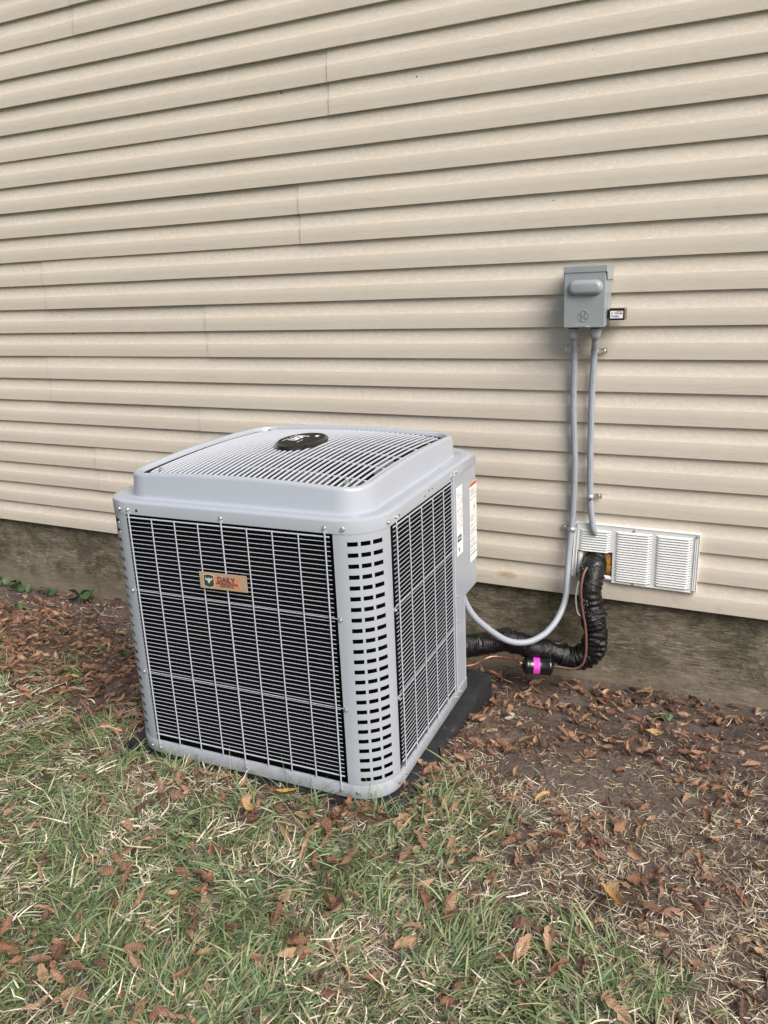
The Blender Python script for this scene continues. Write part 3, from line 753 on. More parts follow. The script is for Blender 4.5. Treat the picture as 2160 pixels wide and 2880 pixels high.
# ------------------------------------------------------------------ vent cover
vc = tag(empty('vent_cover', (-.455, 0, .188)), 'white louvred crawlspace vent cover with its lower left corner cut open', 'vent cover')
vo = Vector((-.455, 0, .188))
b = MB(); YF = -.018
out = [(-.678,.302),(-.232,.298),(-.234,.075),(-.536,.078),(-.536,.196),(-.668,.192),(-.672,.076),(-.690,.076)]
b.prism([(x+.455, z-.188) for x, z in out][::-1], YF, YF+.0018)
for (x0,z0,x1,z1) in ((-.678,.302,-.232,.298),(-.232,.298,-.234,.075),(-.234,.075,-.536,.078),(-.690,.076,-.678,.302)):
    a_ = Vector((x0+.455,0,z0-.188)); c_ = Vector((x1+.455,0,z1-.188)); b.tube([a_+Vector((0,YF,0)), c_+Vector((0,YF,0))], .0022, 6)
    dd = (c_-a_); ln = dd.length; ang = math.atan2(dd.z, dd.x)
    b.box(((a_+c_)/2+Vector((0,YF/2+.003,0))), (ln, abs(YF)+.004, .0022), rot=Matrix.Rotation(-ang, 3, 'Y'))
b.tube([(-.246+.455,YF-.001,.290-.188),(-.248+.455,YF-.001,.083-.188)], .0020, 6); b.tube([(-.240+.455,YF-.001,.290-.188),(-.242+.455,YF-.001,.083-.188)], .0014, 6)
b.tube([(-.667+.455,YF-.001,.293-.188),(-.677+.455,YF-.001,.085-.188)], .0020, 6)
b.build('cover_plate', M['white'], vc, smooth=True, angle=30)
def louver(xa, xb, z):
    # pressed louvre: a scooped hood open at its lower edge, rounded ends
    N = 12; V_ = []; hh = .0079
    prof = [(.0,.0),(.22,-.0018),(.50,-.0042),(.80,-.0062),(1.0,-.0066)]
    for i in range(N+1):
        x = xa+(xb-xa)*i/N; e_ = min(1.0, min(x-xa, xb-x)/.010); e_ = math.sqrt(max(0, 1-(1-e_)**2))
        for (f_, y_) in prof: V_.append((x, YF+y_*e_-.0002, z+hh*(1-e_)*.55*0 - hh*f_*(.35+.65*e_)))
    m_ = len(prof); b = MB(); b.add(V_, [(i*m_+j, i*m_+j+1, (i+1)*m_+j+1, (i+1)*m_+j) for i in range(N) for j in range(m_-1)])
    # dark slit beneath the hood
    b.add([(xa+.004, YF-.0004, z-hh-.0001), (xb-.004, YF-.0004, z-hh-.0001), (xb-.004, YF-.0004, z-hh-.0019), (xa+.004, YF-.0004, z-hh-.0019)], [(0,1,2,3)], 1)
    o = b.build('louver', [M['white'], M['black']], vc, smooth=True, angle=60)
    return o
PIT = .00985
for (xa, xb, zt_, n, k0) in ((-.660,-.543,.281,9,0),(-.527,-.395,.283,20,0),(-.382,-.256,.283,20,0)):
    for k in range(n):
        sh = -.0004*k if xa < -.6 else 0
        louver(xa+.455+sh, xb+.455+sh*.6, zt_-k*PIT-.188)
for x_, z_ in ((-.672,.293),(-.684,.083),(-.459,.291),(-.456,.081),(-.240,.291),(-.243,.081)): screw(vc, (x_+.455, YF-.0015, z_-.188), (0,-1,0), .8)
# hole in the wall behind the cut corner: dark recess, foam, pvc pipe, mesh
fm = tag(empty('expanding_foam', (-.60, 0, .15)), 'lumpy orange expanding foam stuffed in the opening of the vent cover', 'foam')
b = MB()
def blob(c, r, seed, n=10):
    V_ = []
    for i in range(n+1):
        for k in range(14):
            th = PI*i/n; ph = 2*PI*k/14; d = Vector((math.sin(th)*math.cos(ph), math.sin(th)*math.sin(ph), math.cos(th)))
            q = 1+.30*mnoise.noise(d*1.8+Vector((seed,0,0))); V_.append(Vector(c)+Vector((d.x*r[0], d.y*r[1], d.z*r[2]))*q)
    b.add(V_, [(i*14+k, i*14+(k+1)%14, (i+1)*14+(k+1)%14, (i+1)*14+k) for i in range(n) for k in range(14)])
blob((-.040,.000,.018), (.020,.012,.030), 1); blob((-.047,-.002,-.022), (.018,.013,.022), 2); blob((.045,.000,.010), (.024,.012,.034), 3); blob((.050,-.002,-.026), (.020,.012,.024), 4)
blob((.015,.004,.030), (.030,.010,.018), 5)
b.build('foam_lump', M['foam'], fm, smooth=True, angle=180)
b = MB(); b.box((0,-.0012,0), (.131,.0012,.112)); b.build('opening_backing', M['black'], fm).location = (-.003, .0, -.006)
pv = tag(empty('white_pipe', (-.60, -.008, .088)), 'white plastic pipe crossing the bottom of the vent opening', 'pipe')
b = MB(); b.tube([(-.062,0,0),(.064,0,.002)], .0095, 14); b.build('horizontal_run', M['pvc'], pv, smooth=True, angle=50)
b = MB(); b.tube([(-.060,.002,.010),(-.058,.002,.100)], .0120, 14); b.build('upright_run', M['pvc'], pv, smooth=True, angle=50)
b = MB()
for k in range(22): b.box((-.593+k*.0023, -.012+.0002*k, .190-.012*math.sin(PI*k/21)*.6-.006), (.0010,.0012,.024))
for k in range(4): b.box((-.570, -.011, .186-.005*k), (.045,.001,.001))
o = b.build('wire_mesh', mat('grey_wire_mesh', (.30,.28,.26), .5, metal=.4)); tag(o, 'crumpled grey wire mesh hanging under the cut louvres', 'mesh')

# ------------------------------------------------------------------ insulated line set
def resample(P, step):
    d = [0]
    for i in range(1, len(P)): d.append(d[-1]+(P[i]-P[i-1]).length)
    n = max(2, int(d[-1]/step)); Q = []; j = 0
    for k in range(n+1):
        s_ = d[-1]*k/n
        while j < len(d)-2 and d[j+1] < s_: j += 1
        Q.append(P[j].lerp(P[j+1], (s_-d[j])/max(1e-9, d[j+1]-d[j])))
    return Q
def wrinkled(pts, r0, name, mat_, parent, seed, per=.009, amp=.0022, n=24, dirty=.0025, rfun=None):
    Q = resample(spline(pts, 14), .0022); R_ = []
    acc = 0; ph = seed
    for k, q in enumerate(Q):
        ph += (2*PI/per)*.0022*(1+.35*mnoise.noise(Vector((k*.03, seed, 0))))
        rb = r0*(rfun(k/(len(Q)-1)) if rfun else 1)
        def f(a, k=k, ph=ph, q=q, rb=rb):
            nn = mnoise.noise(Vector((math.cos(a)*1.4, math.sin(a)*1.4, k*.045+seed*3)))
            rd = math.sin(ph+1.3*math.sin(a+seed)+2.2*mnoise.noise(Vector((math.cos(a), math.sin(a), k*.05+seed))))
            rdg = 1-2.4*abs(mnoise.noise(Vector((math.cos(a)*1.3+seed, math.sin(a)*1.3, k*.10))))
            return rb + amp*rd*max(0, .35+1.6*nn) + amp*.9*rdg + dirty*nn + .0012*mnoise.noise(Vector((math.cos(a)*4, math.sin(a)*4, k*.16)))
        R_.append(f)
    b = MB(); b.tube([q for q in Q], R_, n); return b.build(name, mat_, parent, smooth=True, angle=180)
ls = tag(empty('insulated_pipe', (0,0,0)), 'thick black taped insulated refrigerant pipe bending from vent opening to air conditioner', 'pipe')
up = [(-.603,.030,.150),(-.601,-.020,.150),(-.600,-.062,.128),(-.600,-.090,.088),(-.597,-.108,.050),(-.590,-.110,.005)]
wrinkled(up, .0415, 'upper_sleeve', M['duct'], ls, 1.3, per=.020, amp=.0030, dirty=.006)
wrinkled([(-.603,.000,.152),(-.601,-.045,.143),(-.600,-.070,.120)], .040, 'top_tape', M['ducttape'], ls, 4.1, per=.03, amp=.0015)
wrinkled([(-.5975,-.108,.052),(-.595,-.109,.020),(-.588,-.110,-.018)], .0405, 'printed_tape', M['ducttape'], ls, 2.2, per=.03, amp=.0016)
wrinkled([(-.588,-.110,-.012),(-.578,-.112,-.060),(-.568,-.118,-.110),(-.575,-.122,-.160),(-.610,-.128,-.198),(-.655,-.136,-.208),(-.690,-.146,-.198)], .0430, 'lower_bend_sleeve', M['duct'], ls, 6.2, per=.017, amp=.0046, dirty=.007)
wrinkled([(-.680,-.143,-.200),(-.715,-.158,-.186),(-.740,-.170,-.176)], .037, 'smooth_wrap', M['duct'], ls, 8.2, per=.03, amp=.0008)
wrinkled([(-.735,-.168,-.178),(-.79,-.20,-.157),(-.845,-.238,-.128),(-.885,-.268,-.112)], .040, 'ribbed_sleeve', M['duct'], ls, 9.2, per=.0105, amp=.0040, dirty=.002)
wrinkled([(-.872,-.236,-.115),(-.92,-.31,-.110),(-.96,-.365,-.100),(-1.0,-.43,-.088)], .040, 'end_sleeve', M['duct'], ls, 11.2, per=.0105, amp=.0040, dirty=.002)
# white print on the tape: short diagonal stroke rows following the sleeve surface
b = MB()
def onsleeve(cx, cy, r, a, z): return Vector((cx+r*math.sin(a), cy-r*math.cos(a), z))
for (cx, cy, r, z0, z1, nrow) in ((-.5955,-.109,.0432,-.010,.046,4),(-.600,-.055,.0430,.118,.150,2)):
    for row in range(nrow):
        zc = z0+(z1-z0)*(row+.5)/nrow
        a = -1.15
        while a < 1.1:
            ln = random.choice((.006,.008,.005)); tilt = -.7 if row % 2 else .55
            if random.random() < .75:
                p0_ = onsleeve(cx, cy, r, a, zc+tilt*a*.010); p1_ = onsleeve(cx, cy, r, a+.05, zc+tilt*a*.010+ln*random.choice((1,-.3,.5)))
                b.tube([p0_, p1_], .0007, 4)
            a += random.uniform(.08,.16)
b.build('tape_print', M['tapeprint'], ls)
# ------------------------------------------------------------------ liquid line, filter drier, cables
def tubeobj(name, pts, r, mat_, label, cat, n=10, group=None):
    b = MB(); b.tube(spline(pts, 10), r, n); o = b.build(name, mat_, None, smooth=True, angle=80); tag(o, label, cat, group); return o
tubeobj('copper_pipe', [(-1.0,-.45,-.158),(-.955,-.40,-.166),(-.93,-.345,-.163),(-.905,-.32,-.160),(-.875,-.29,-.172),(-.845,-.236,-.193),(-.822,-.248,-.206),(-.808,-.240,-.212)], .0048, M['copper'], 'bright copper pipe between the air conditioner and the black filter drier', 'pipe')
tubeobj('copper_pipe', [(-.700,-.196,-.222),(-.66,-.190,-.226),(-.628,-.186,-.224),(-.602,-.180,-.205),(-.592,-.172,-.165),(-.593,-.164,-.110),(-.600,-.156,-.055),(-.611,-.152,-.005),(-.618,-.150,.04),(-.622,-.145,.09),(-.619,-.128,.135),(-.611,-.105,.158)], .0050, M['oldcopper'], 'dull copper pipe climbing the front of the black insulated pipe', 'pipe')
tubeobj('control_cable', [(-.613,-.155,-.018),(-.625,-.150,-.045),(-.635,-.140,-.075),(-.66,-.130,-.115),(-.69,-.135,-.148),(-.715,-.150,-.150),(-.76,-.185,-.131),(-.80,-.215,-.115),(-.84,-.235,-.100),(-.875,-.236,-.092),(-.90,-.285,-.105),(-.925,-.345,-.128),(-.955,-.385,-.120),(-.985,-.40,-.07),(-.99,-.40,.0)], .0022, M['oldcopper'], 'thin brown control cable draped over the black insulated pipe', 'cable', 6)
tubeobj('control_cable', [(-.632,-.146,.115),(-.640,-.150,.06),(-.634,-.150,.0),(-.622,-.152,-.02)], .0030, mat('grey_cable', (.30,.28,.27), .5), 'short grey cable taped to the left side of the upright insulated pipe', 'cable', 6)
ax_a, ax_b = Vector((-.813,-.245,-.216)), Vector((-.708,-.200,-.223)); axd = (ax_b-ax_a).normalized()
fd = tag(empty('filter_drier', (ax_a+ax_b)/2), 'black cylindrical filter drier with a pink label on the copper pipe', 'filter drier')
RQ = axd.to_track_quat('Z', 'Y').to_matrix(); hl = (ax_b-ax_a).length/2
b = MB(); b.lathe([(.008,-hl-.004),(.024,-hl+.002),(.0335,-hl+.008),(.0355,-hl+.014),(.0355,-hl+.018),(.0340,-hl+.020),(.0340,hl-.020),(.0355,hl-.018),(.0355,hl-.014),(.0335,hl-.008),(.024,hl-.002),(.008,hl+.004)], (0,0,0), 28, rot=RQ)
b.build('canister', M['gloss_black'], fd, smooth=True, angle=50)
b = MB(); b.lathe([(.0055,-hl-.022),(.0065,-hl-.020),(.0065,-hl)], (0,0,0), 12, rot=RQ); b.lathe([(.0065,hl),(.0065,hl+.014),(.0055,hl+.018)], (0,0,0), 12, rot=RQ); b.build('brazed_stub', mat('scorched_copper', (.07,.04,.03), .5, metal=.5), fd, smooth=True, angle=50)
# pink label wraps the canister on the camera side
b = MB(); V_ = []; q = RQ.transposed() @ Vector((-.25,-1,.45)); a0 = math.atan2(q.y, q.x)
for i in range(9):
    a = a0+rad(-62+120*i/8)
    for zz in (-.010, .014): V_.append(RQ @ Vector((.0346*math.cos(a), .0346*math.sin(a), zz-.010)))
b.add(V_, [(2*i, 2*i+2, 2*i+3, 2*i+1) for i in range(8)]); pl = b.build('pink_label', M['pink'], fd, smooth=True, angle=180)
b = MB()
for i_, (da, w_) in enumerate(((-28,.014),(-20,.016),(4,.012),(8,.010),(12,.012),(16,.010),(20,.012))):
    a = a0+rad(-da); c_ = RQ @ Vector((.0350*math.cos(a), .0350*math.sin(a), -.008)); 
    b.tube([RQ @ Vector((.0350*math.cos(a), .0350*math.sin(a), -.008-w_/2)), RQ @ Vector((.0350*math.cos(a), .0350*math.sin(a), -.008+w_/2))], .0006, 4)
b.build('small_print', M['ink'], pl)

# ------------------------------------------------------------------ plants, leaves, grass
def mesh_np(name, V_, F_, colv, mat_, uv=None, link=True, smooth=True):
    me = bpy.data.meshes.new(name); nv, nf = len(V_), len(F_); k = F_.shape[1]
    me.vertices.add(nv); me.vertices.foreach_set('co', V_.astype(np.float32).ravel())
    me.loops.add(nf*k); me.loops.foreach_set('vertex_index', F_.astype(np.int32).ravel())
    me.polygons.add(nf); me.polygons.foreach_set('loop_start', np.arange(nf, dtype=np.int32)*k)
    me.polygons.foreach_set('use_smooth', np.full(nf, smooth, dtype=bool))
    me.update(calc_edges=True)
    a = me.color_attributes.new('Col', 'FLOAT_COLOR', 'POINT')
    cc = np.ones((nv, 4), np.float32); cc[:, :3] = colv; a.data.foreach_set('color', cc.ravel())
    if uv is not None:
        ul = me.uv_layers.new(name='UVMap'); ul.data.foreach_set('uv', uv[F_.ravel()].astype(np.float32).ravel())
    me.materials.append(mat_)
    if not link: return me
    o = bpy.data.objects.new(name, me); COL.objects.link(o); return o

def vnoise(x, y, sc, seed):
    return np.array([mnoise.noise(Vector((a*sc+seed, b_*sc-seed, seed))) for a, b_ in zip(x, y)])
def ss(a, b_, x): t_ = np.clip((x-a)/(b_-a), 0, 1); return t_*t_*(3-2*t_)
gh_v = lambda x, y: np.array([gh(a, b_) for a, b_ in zip(x, y)])
def edge(x):     # distance from the wall where the lawn starts
    return np.interp(x, [-6,-2.6,-1.8,-1.0,-.8,-.45,-.2,.3,2], [1.0,1.10,1.18,1.20,1.22,1.38,1.52,1.66,1.8])
def under_unit(x, y, m_=.0):
    dx = x-P0.x; dy = y-P0.y; u = dx*e1.x+dy*e1.y; v = dx*e2.x+dy*e2.y
    return (u > -.05-m_) & (u < .97+m_) & (v > -.005-m_) & (v < .9+m_)
def green_d(x, y):
    d = -y-edge(x); n1 = vnoise(x, y, 2.6, 4.2); n2 = vnoise(x, y, 9, 8.8)
    g = ss(-.22, .30, d+.40*n1+.15*n2)*(.72+.8*n1+.7*n2)
    g *= 1-.72*ss(-.70, .05, x-.9*np.maximum(0, -y-1.45))*(1-.5*ss(1.75, 2.1, -y))
    return np.clip(g, 0, 1)
def straw_d(x, y):
    d = -y-edge(x); n1 = vnoise(x, y, 3.3, 14.2); n2 = vnoise(x, y, 8, 28.8)
    s_ = ss(-.25, .15, d+.2*n1)*.75
    s_ = np.maximum(s_, np.where(x > -.9, ss(.45, .95, -y+.15*n1)*(.30+.9*np.clip(n2+.1, 0, 1)), 0))
    s_ = s_*(.75+.8*n2)+np.where((x > -1) & (x < .5) & (-y > .95), .40, 0)
    bare = np.exp(-(((x+.42)/.20)**2+((y+.82)/.13)**2)); s_ *= 1-.85*bare
    return np.clip(s_, 0.02, 1)
def sample(n, fn, x0=-5.0, x1=1.3, y0=-2.9, y1=.02):
    x = rng.uniform(x0, x1, n); y = rng.uniform(y0, y1, n)
    # thin out what lies far outside the view
    dp = np.maximum(.05, -x*math.sin(YAW)*math.cos(PITCH)+(y+CDIST)*math.cos(YAW)*math.cos(PITCH)+1.5*math.sin(-PITCH)); la = x*math.cos(YAW)+(y+CDIST)*math.sin(YAW)
    keepf = np.where((np.abs(la/dp) < .62) & (1.5/dp < 1.35), 1.0, .22)
    k = rng.random(n) < fn(x, y)*keepf; k &= ~under_unit(x, y); return x[k], y[k]
def blades(n_cand, dens, per, lrange, wrange, elev, palette, name, mat_, spread, bend, kink=0.0, zoff=0.0, seg=4, lift=1.0):
    cx, cy = sample(n_cand, dens); nt_ = len(cx)
    caz = vnoise(cx, cy, 1.7, 91.0)*9.0+rng.normal(0, .8 if name == 'grass' else 1.6, nt_); idx = np.repeat(np.arange(nt_), per)
    N = len(idx); off = rng.normal(0, .011, (N, 2)); x = cx[idx]+off[:, 0]; y = np.minimum(cy[idx]+off[:, 1], .02)
    ok = ~under_unit(x, y, -.004); idx = idx[ok]; x = x[ok]; y = y[ok]; N = len(x)
    az = caz[idx]+rng.normal(0, spread, N); el = rad(1)*rng.uniform(elev[0], elev[1], N)
    ln = rng.uniform(lrange[0], lrange[1], N)*rng.choice([.6,.85,1,1.15], N); wd = rng.uniform(wrange[0], wrange[1], N)
    bd = rng.uniform(bend[0], bend[1], N); side = rng.normal(0, .35, N); roll = rng.uniform(-.9, .9, N)
    kk = rng.integers(1, seg, N); kamt = rng.normal(0, kink, N)
    pos = np.stack([x, y, gh_v(x, y)+zoff+rng.uniform(0, .004, N)], 1); V_ = np.zeros((N, seg+1, 2, 3)); z0 = pos[:, 2].copy()-.003
    cur = pos.copy(); a = az.copy(); e_ = el.copy()
    for s_ in range(seg+1):
        d = np.stack([np.cos(a)*np.cos(e_), np.sin(a)*np.cos(e_), np.sin(e_)], 1)
        sd_ = np.stack([-np.sin(a), np.cos(a), np.zeros(N)], 1); upv = np.cross(d, sd_)
        w_ = sd_*np.cos(roll)[:, None]+upv*np.sin(roll)[:, None]
        f = s_/seg; wk = wd*(1-.10*f-.85*f**3)*(.75 if s_ == 0 else 1)
        V_[:, s_, 0] = cur-w_*wk[:, None]/2; V_[:, s_, 1] = cur+w_*wk[:, None]/2
        cur = cur+d*(ln/seg)[:, None]; cur[:, 2] = np.maximum(cur[:, 2], z0+.004)
        e_ = np.maximum(e_-bd/seg, -1.0); a = a+side/seg+np.where(kk == s_, kamt, 0)
    F_ = np.zeros((N, seg, 4), int); b0 = np.arange(N)*(2*(seg+1))
    for s_ in range(seg): F_[:, s_] = np.stack([b0+2*s_, b0+2*s_+1, b0+2*s_+3, b0+2*s_+2], 1)
    pal = np.array(palette); c = pal[rng.integers(0, len(pal), N)]*rng.uniform(.75, 1.25, (N, 1)); tv = 1+.15*vnoise(cx, cy, 3, 7)[idx][:, None]
    cv = np.repeat((c*tv)[:, None, :], 2*(seg+1), 1)
    tipf = np.repeat(np.linspace(0, 1, seg+1), 2)[None, :, None]
    dry = (rng.random(N) < .25)[:, None, None]
    if name == 'grass': cv = np.where(dry, cv*(1-tipf**2*.8)+np.array([.42,.36,.20])*tipf**2*.8, cv)
    o = mesh_np(name, V_.reshape(-1, 3), F_.reshape(-1, 4), cv.reshape(-1, 3), mat_)
    return o, N
GP = [(.135,.200,.080),(.175,.245,.108),(.095,.155,.068),(.215,.275,.145),(.195,.240,.088),(.140,.215,.125),(.29,.35,.19),(.36,.37,.20)]
SP = [(.56,.49,.36),(.46,.38,.27),(.68,.61,.48),(.36,.28,.20),(.72,.66,.53),(.28,.20,.14),(.42,.41,.25),(.24,.17,.12),(.20,.14,.10)]
o, n1 = blades(34000, green_d, 8, (.038,.115), (.0024,.0052), (4,52), GP, 'grass', M['grass'], .55, (.2,1.5))
tag(o, 'green lawn grass with blades leaning in all directions', 'grass', kind='stuff')
o, n2 = blades(52000, straw_d, 6, (.016,.058), (.0011,.0030), (-2,28), SP, 'dry_grass', M['straw'], 1.3, (-.1,.8), kink=.5)
tag(o, 'pale dry straw and dead grass matted over the soil and lawn', 'dry grass', kind='stuff')
def toplay(x, y):
    d = -y-edge(x); n1 = vnoise(x, y, 6.0, 71.2); n2 = vnoise(x, y, 2.4, 55.0); return np.clip(ss(-.2, .15, d)*(.35+1.3*n1+.6*n2), .0, 1)
o, n4 = blades(21000, toplay, 4, (.020,.085), (.0016,.0048), (-5,30), SP[:5], 'straw_clippings', M['straw'], 1.3, (-.3,.6), kink=.6, zoff=.016)
tag(o, 'pale cut grass clippings lying on top of the lawn', 'grass clippings', kind='stuff')
# matted dark thatch fragments close to the soil
def thatch_d(x, y): return np.clip(.55+.5*vnoise(x, y, 5, 2.2), .1, 1)*np.where((y > -.4), .35, 1)
o, n3 = blades(34000, thatch_d, 6, (.010,.032), (.0012,.0028), (-5,18), [(.16,.10,.07),(.23,.15,.10),(.10,.065,.045),(.30,.21,.14),(.07,.05,.04)], 'leaf_crumbs', M['straw'], 2.0, (0,.3), kink=.8, seg=2)
tag(o, 'crumbled brown leaf bits and twigs scattered over the soil', 'leaf litter', kind='stuff')
# a few long green blades rising against the front of the unit
def tall():
    xs, ys = [], []
    for u in (.905,.83,.745,.70,.64,.60,.50,.42,.335,.31,.215,.18,.08,.03,-.02,-.05,.97,1.02,1.06):
        for _ in range(7):
            p_ = P0+e1*(u+random.gauss(0,.02))+e2*(-random.uniform(.012,.07)); xs.append(p_.x); ys.append(p_.y)
    N = len(xs); seg = 6; V_ = np.zeros((N, seg+1, 2, 3)); cv = []
    for i in range(N):
        az = random.uniform(0, 2*PI); el = rad(random.uniform(55, 85)); ln = random.uniform(.07,.15); wd = random.uniform(.0022,.004); cur = np.array([xs[i], ys[i], gh(xs[i], ys[i])])
        bd = random.uniform(.5,1.6)
        for s_ in range(seg+1):
            d = np.array([math.cos(az)*math.cos(el), math.sin(az)*math.cos(el)*(.5 if math.sin(az) > 0 else 1), math.sin(el)]); sdv = np.array([-math.sin(az), math.cos(az), 0])
            f = s_/seg; V_[i, s_, 0] = cur-sdv*wd*(1-.9*f*f)/2; V_[i, s_, 1] = cur+sdv*wd*(1-.9*f*f)/2; cur = cur+d*ln/seg; el -= bd/seg
        cv += [np.array(random.choice(GP))*1.1]*(2*(seg+1))
    F_ = np.zeros((N, seg, 4), int); b0 = np.arange(N)*(2*(seg+1))
    for s_ in range(seg): F_[:, s_] = np.stack([b0+2*s_, b0+2*s_+1, b0+2*s_+3, b0+2*s_+2], 1)
    o = mesh_np('tall_grass', V_.reshape(-1, 3), F_.reshape(-1, 4), np.array(cv), M['grass']); tag(o, 'taller green grass blades rising along the bottom edge of the air conditioner', 'grass', kind='stuff')
tall()

# leaf variants: elongated toothed leaf, folded and curled in different ways
def leaf_arrays(seed):
    r_ = random.Random(seed); nl, nw = 8, 4; ln = 1.0; wid = r_.choice((.26,.34,.40,.46,.54)); fold = r_.uniform(.1, 1.0); curl = r_.uniform(-1.6, 2.4); twist = r_.uniform(-1.1, 1.1)
    edgecurl = r_.uniform(-.4, 1.5); V_ = []; UV = []; ang = 0; cur = np.array([0., 0., 0.]); torn = r_.random() < .3
    for i in range(nl+1):
        f = i/nl; w_ = wid*(math.sin(PI*min(1, f*.96+.02))**.8)*(1.0-.25*f)+.012
        tw = twist*(f-.5); a = curl*(f-.5)
        for j in range(nw+1):
            g = j/nw*2-1; s_ = abs(g)
            jag = 1+(.12 if i % 2 else -.10)+r_.uniform(-.1,.1) if s_ == 1 else 1
            if torn and s_ == 1 and i in (3, 4): jag = .55
            y_ = g*w_*.5*jag*math.cos(fold*.5*s_)*(1-.25*max(0, edgecurl)*s_*s_*.5); z_ = s_*w_*.5*math.sin(fold)+edgecurl*.22*w_*s_*s_+.035*r_.uniform(-1, 1)
            yy = y_*math.cos(tw)-z_*math.sin(tw); zz = y_*math.sin(tw)+z_*math.cos(tw)
            V_.append((cur[0]-math.sin(a)*zz, yy, cur[2]+math.cos(a)*zz)); UV.append((j/nw, f))
        cur = cur+np.array([math.cos(a), 0, math.sin(a)])*ln/nl
    V_ = np.array(V_); V_ -= V_.mean(0); m_ = nw+1
    F_ = np.array([(i*m_+j, i*m_+j+1, (i+1)*m_+j+1, (i+1)*m_+j) for i in range(nl) for j in range(nw)])
    V_[:, 2] -= V_[:, 2].min()
    return V_, F_, np.array(UV)
LV = [leaf_arrays(100+i) for i in range(22)]
LP = np.array([(.300,.162,.100),(.240,.125,.078),(.355,.200,.125),(.170,.092,.063),(.405,.255,.160),(.115,.068,.050),(.280,.165,.115),(.430,.290,.180)])
def leaf_mesh(i, ci):
    V_, F_, UV = LV[i]; return mesh_np('fallen_leaf', V_, F_, np.repeat(LP[ci][None], len(V_), 0), M['leaf'], UV, link=False, smooth=False)
LM = [[leaf_mesh(i, c_) for c_ in range(len(LP))] for i in range(22)]
def litter_d(x, y):
    n1 = vnoise(x, y, 3.0, 31.2); n2 = vnoise(x, y, 8, 41.0); d = -y-edge(x)
    left = (x < -1.75)*ss(.12, .5, -y+.25*n1)*(1-ss(-.05, .25, d))*(1.0+.6*n1)
    right = (x >= -1.0)*(1-ss(-.25, .2, d))*(.36+.70*n1+.55*n2)
    u = (x-P0.x)*e1.x+(y-P0.y)*e1.y; strip = (x > -1.1)*ss(.36, .04, -u)*ss(.15, .35, -y)*(1-ss(1.15, 1.5, -y))*.95
    pile = 1.2*np.exp(-(((x+.32)/.34)**2+((y+.09)/.11)**2))+.35*np.exp(-(((x+.75)/.2)**2+((y+.22)/.12)**2))
    front = .55*np.exp(-((y+1.32)/.10)**2)*((x > -1.7) & (x < -.65))
    lawn = .15+.32*np.clip(n1, 0, 1)
    bare = 1-.9*np.exp(-(((x+.42)/.18)**2+((y+.85)/.12)**2))
    return np.clip(np.maximum.reduce([left, right, strip, pile, front, lawn+0*x])*bare, 0, 1)
lx, ly = sample(27000, litter_d)
k_ = under_unit(lx, ly, .012); lx, ly = lx[~k_], ly[~k_]
NL = len(lx); lz = gh_v(lx, ly)
gd = green_d(lx, ly); dense = litter_d(lx, ly)
size = rng.uniform(.044, .080, NL); size = np.where(rng.random(NL) < .45, size*rng.uniform(.35,.65,NL), size); size *= np.where((lx < -1.8), .80, np.where((-ly < edge(lx)), .80, .95)); size = np.where((-ly < edge(lx)) & (lx > -1.2) & (rng.random(NL) < .3), size*.6, size)
lz = lz+.002+rng.random(NL)*(.006+.012*(dense > .5))+gd*rng.uniform(.008,.030,NL)
yawv = np.where((lx < -1.8) , rng.normal(.5,.8,NL)+PI*(rng.random(NL) < .5), rng.uniform(0, 2*PI, NL)); pit = rng.normal(0, .30, NL); rol = rng.normal(0, .55, NL)
flip = rng.random(NL) < .35
var = rng.integers(0, 22, NL); colr = rng.integers(0, len(LP), NL)
camp = np.array([0, -CDIST, CHGT]); dist = np.linalg.norm(np.stack([lx, ly, lz], 1)-camp, axis=1)
cyw, syw = math.cos(YAW), math.sin(YAW)
dep = -(lx)*syw*math.cos(PITCH)+(ly+CDIST)*cyw*math.cos(PITCH)+(lz-CHGT)*math.sin(PITCH); latx = lx*cyw+(ly+CDIST)*syw
inview = (dep > .3) & (abs(latx/np.maximum(dep, .01)) < 1080/F_PX+.02)
upc = (lz-CHGT-dep*math.sin(PITCH))/math.cos(PITCH)/np.maximum(dep, .01); inview &= upc > -1440/F_PX-.03
score = np.where(inview, size/dist*(1-.35*gd), 0); order = np.argsort(-score); single = np.zeros(NL, bool); single[order[:300]] = True
R_all = []
for i in range(NL):
    R_ = Matrix.Rotation(yawv[i], 3, 'Z') @ Matrix.Rotation(pit[i], 3, 'Y') @ Matrix.Rotation(rol[i]+(PI if flip[i] else 0), 3, 'X')
    R_all.append(R_)
mv, mf, mc, mu = [], [], [], []; o0 = 0
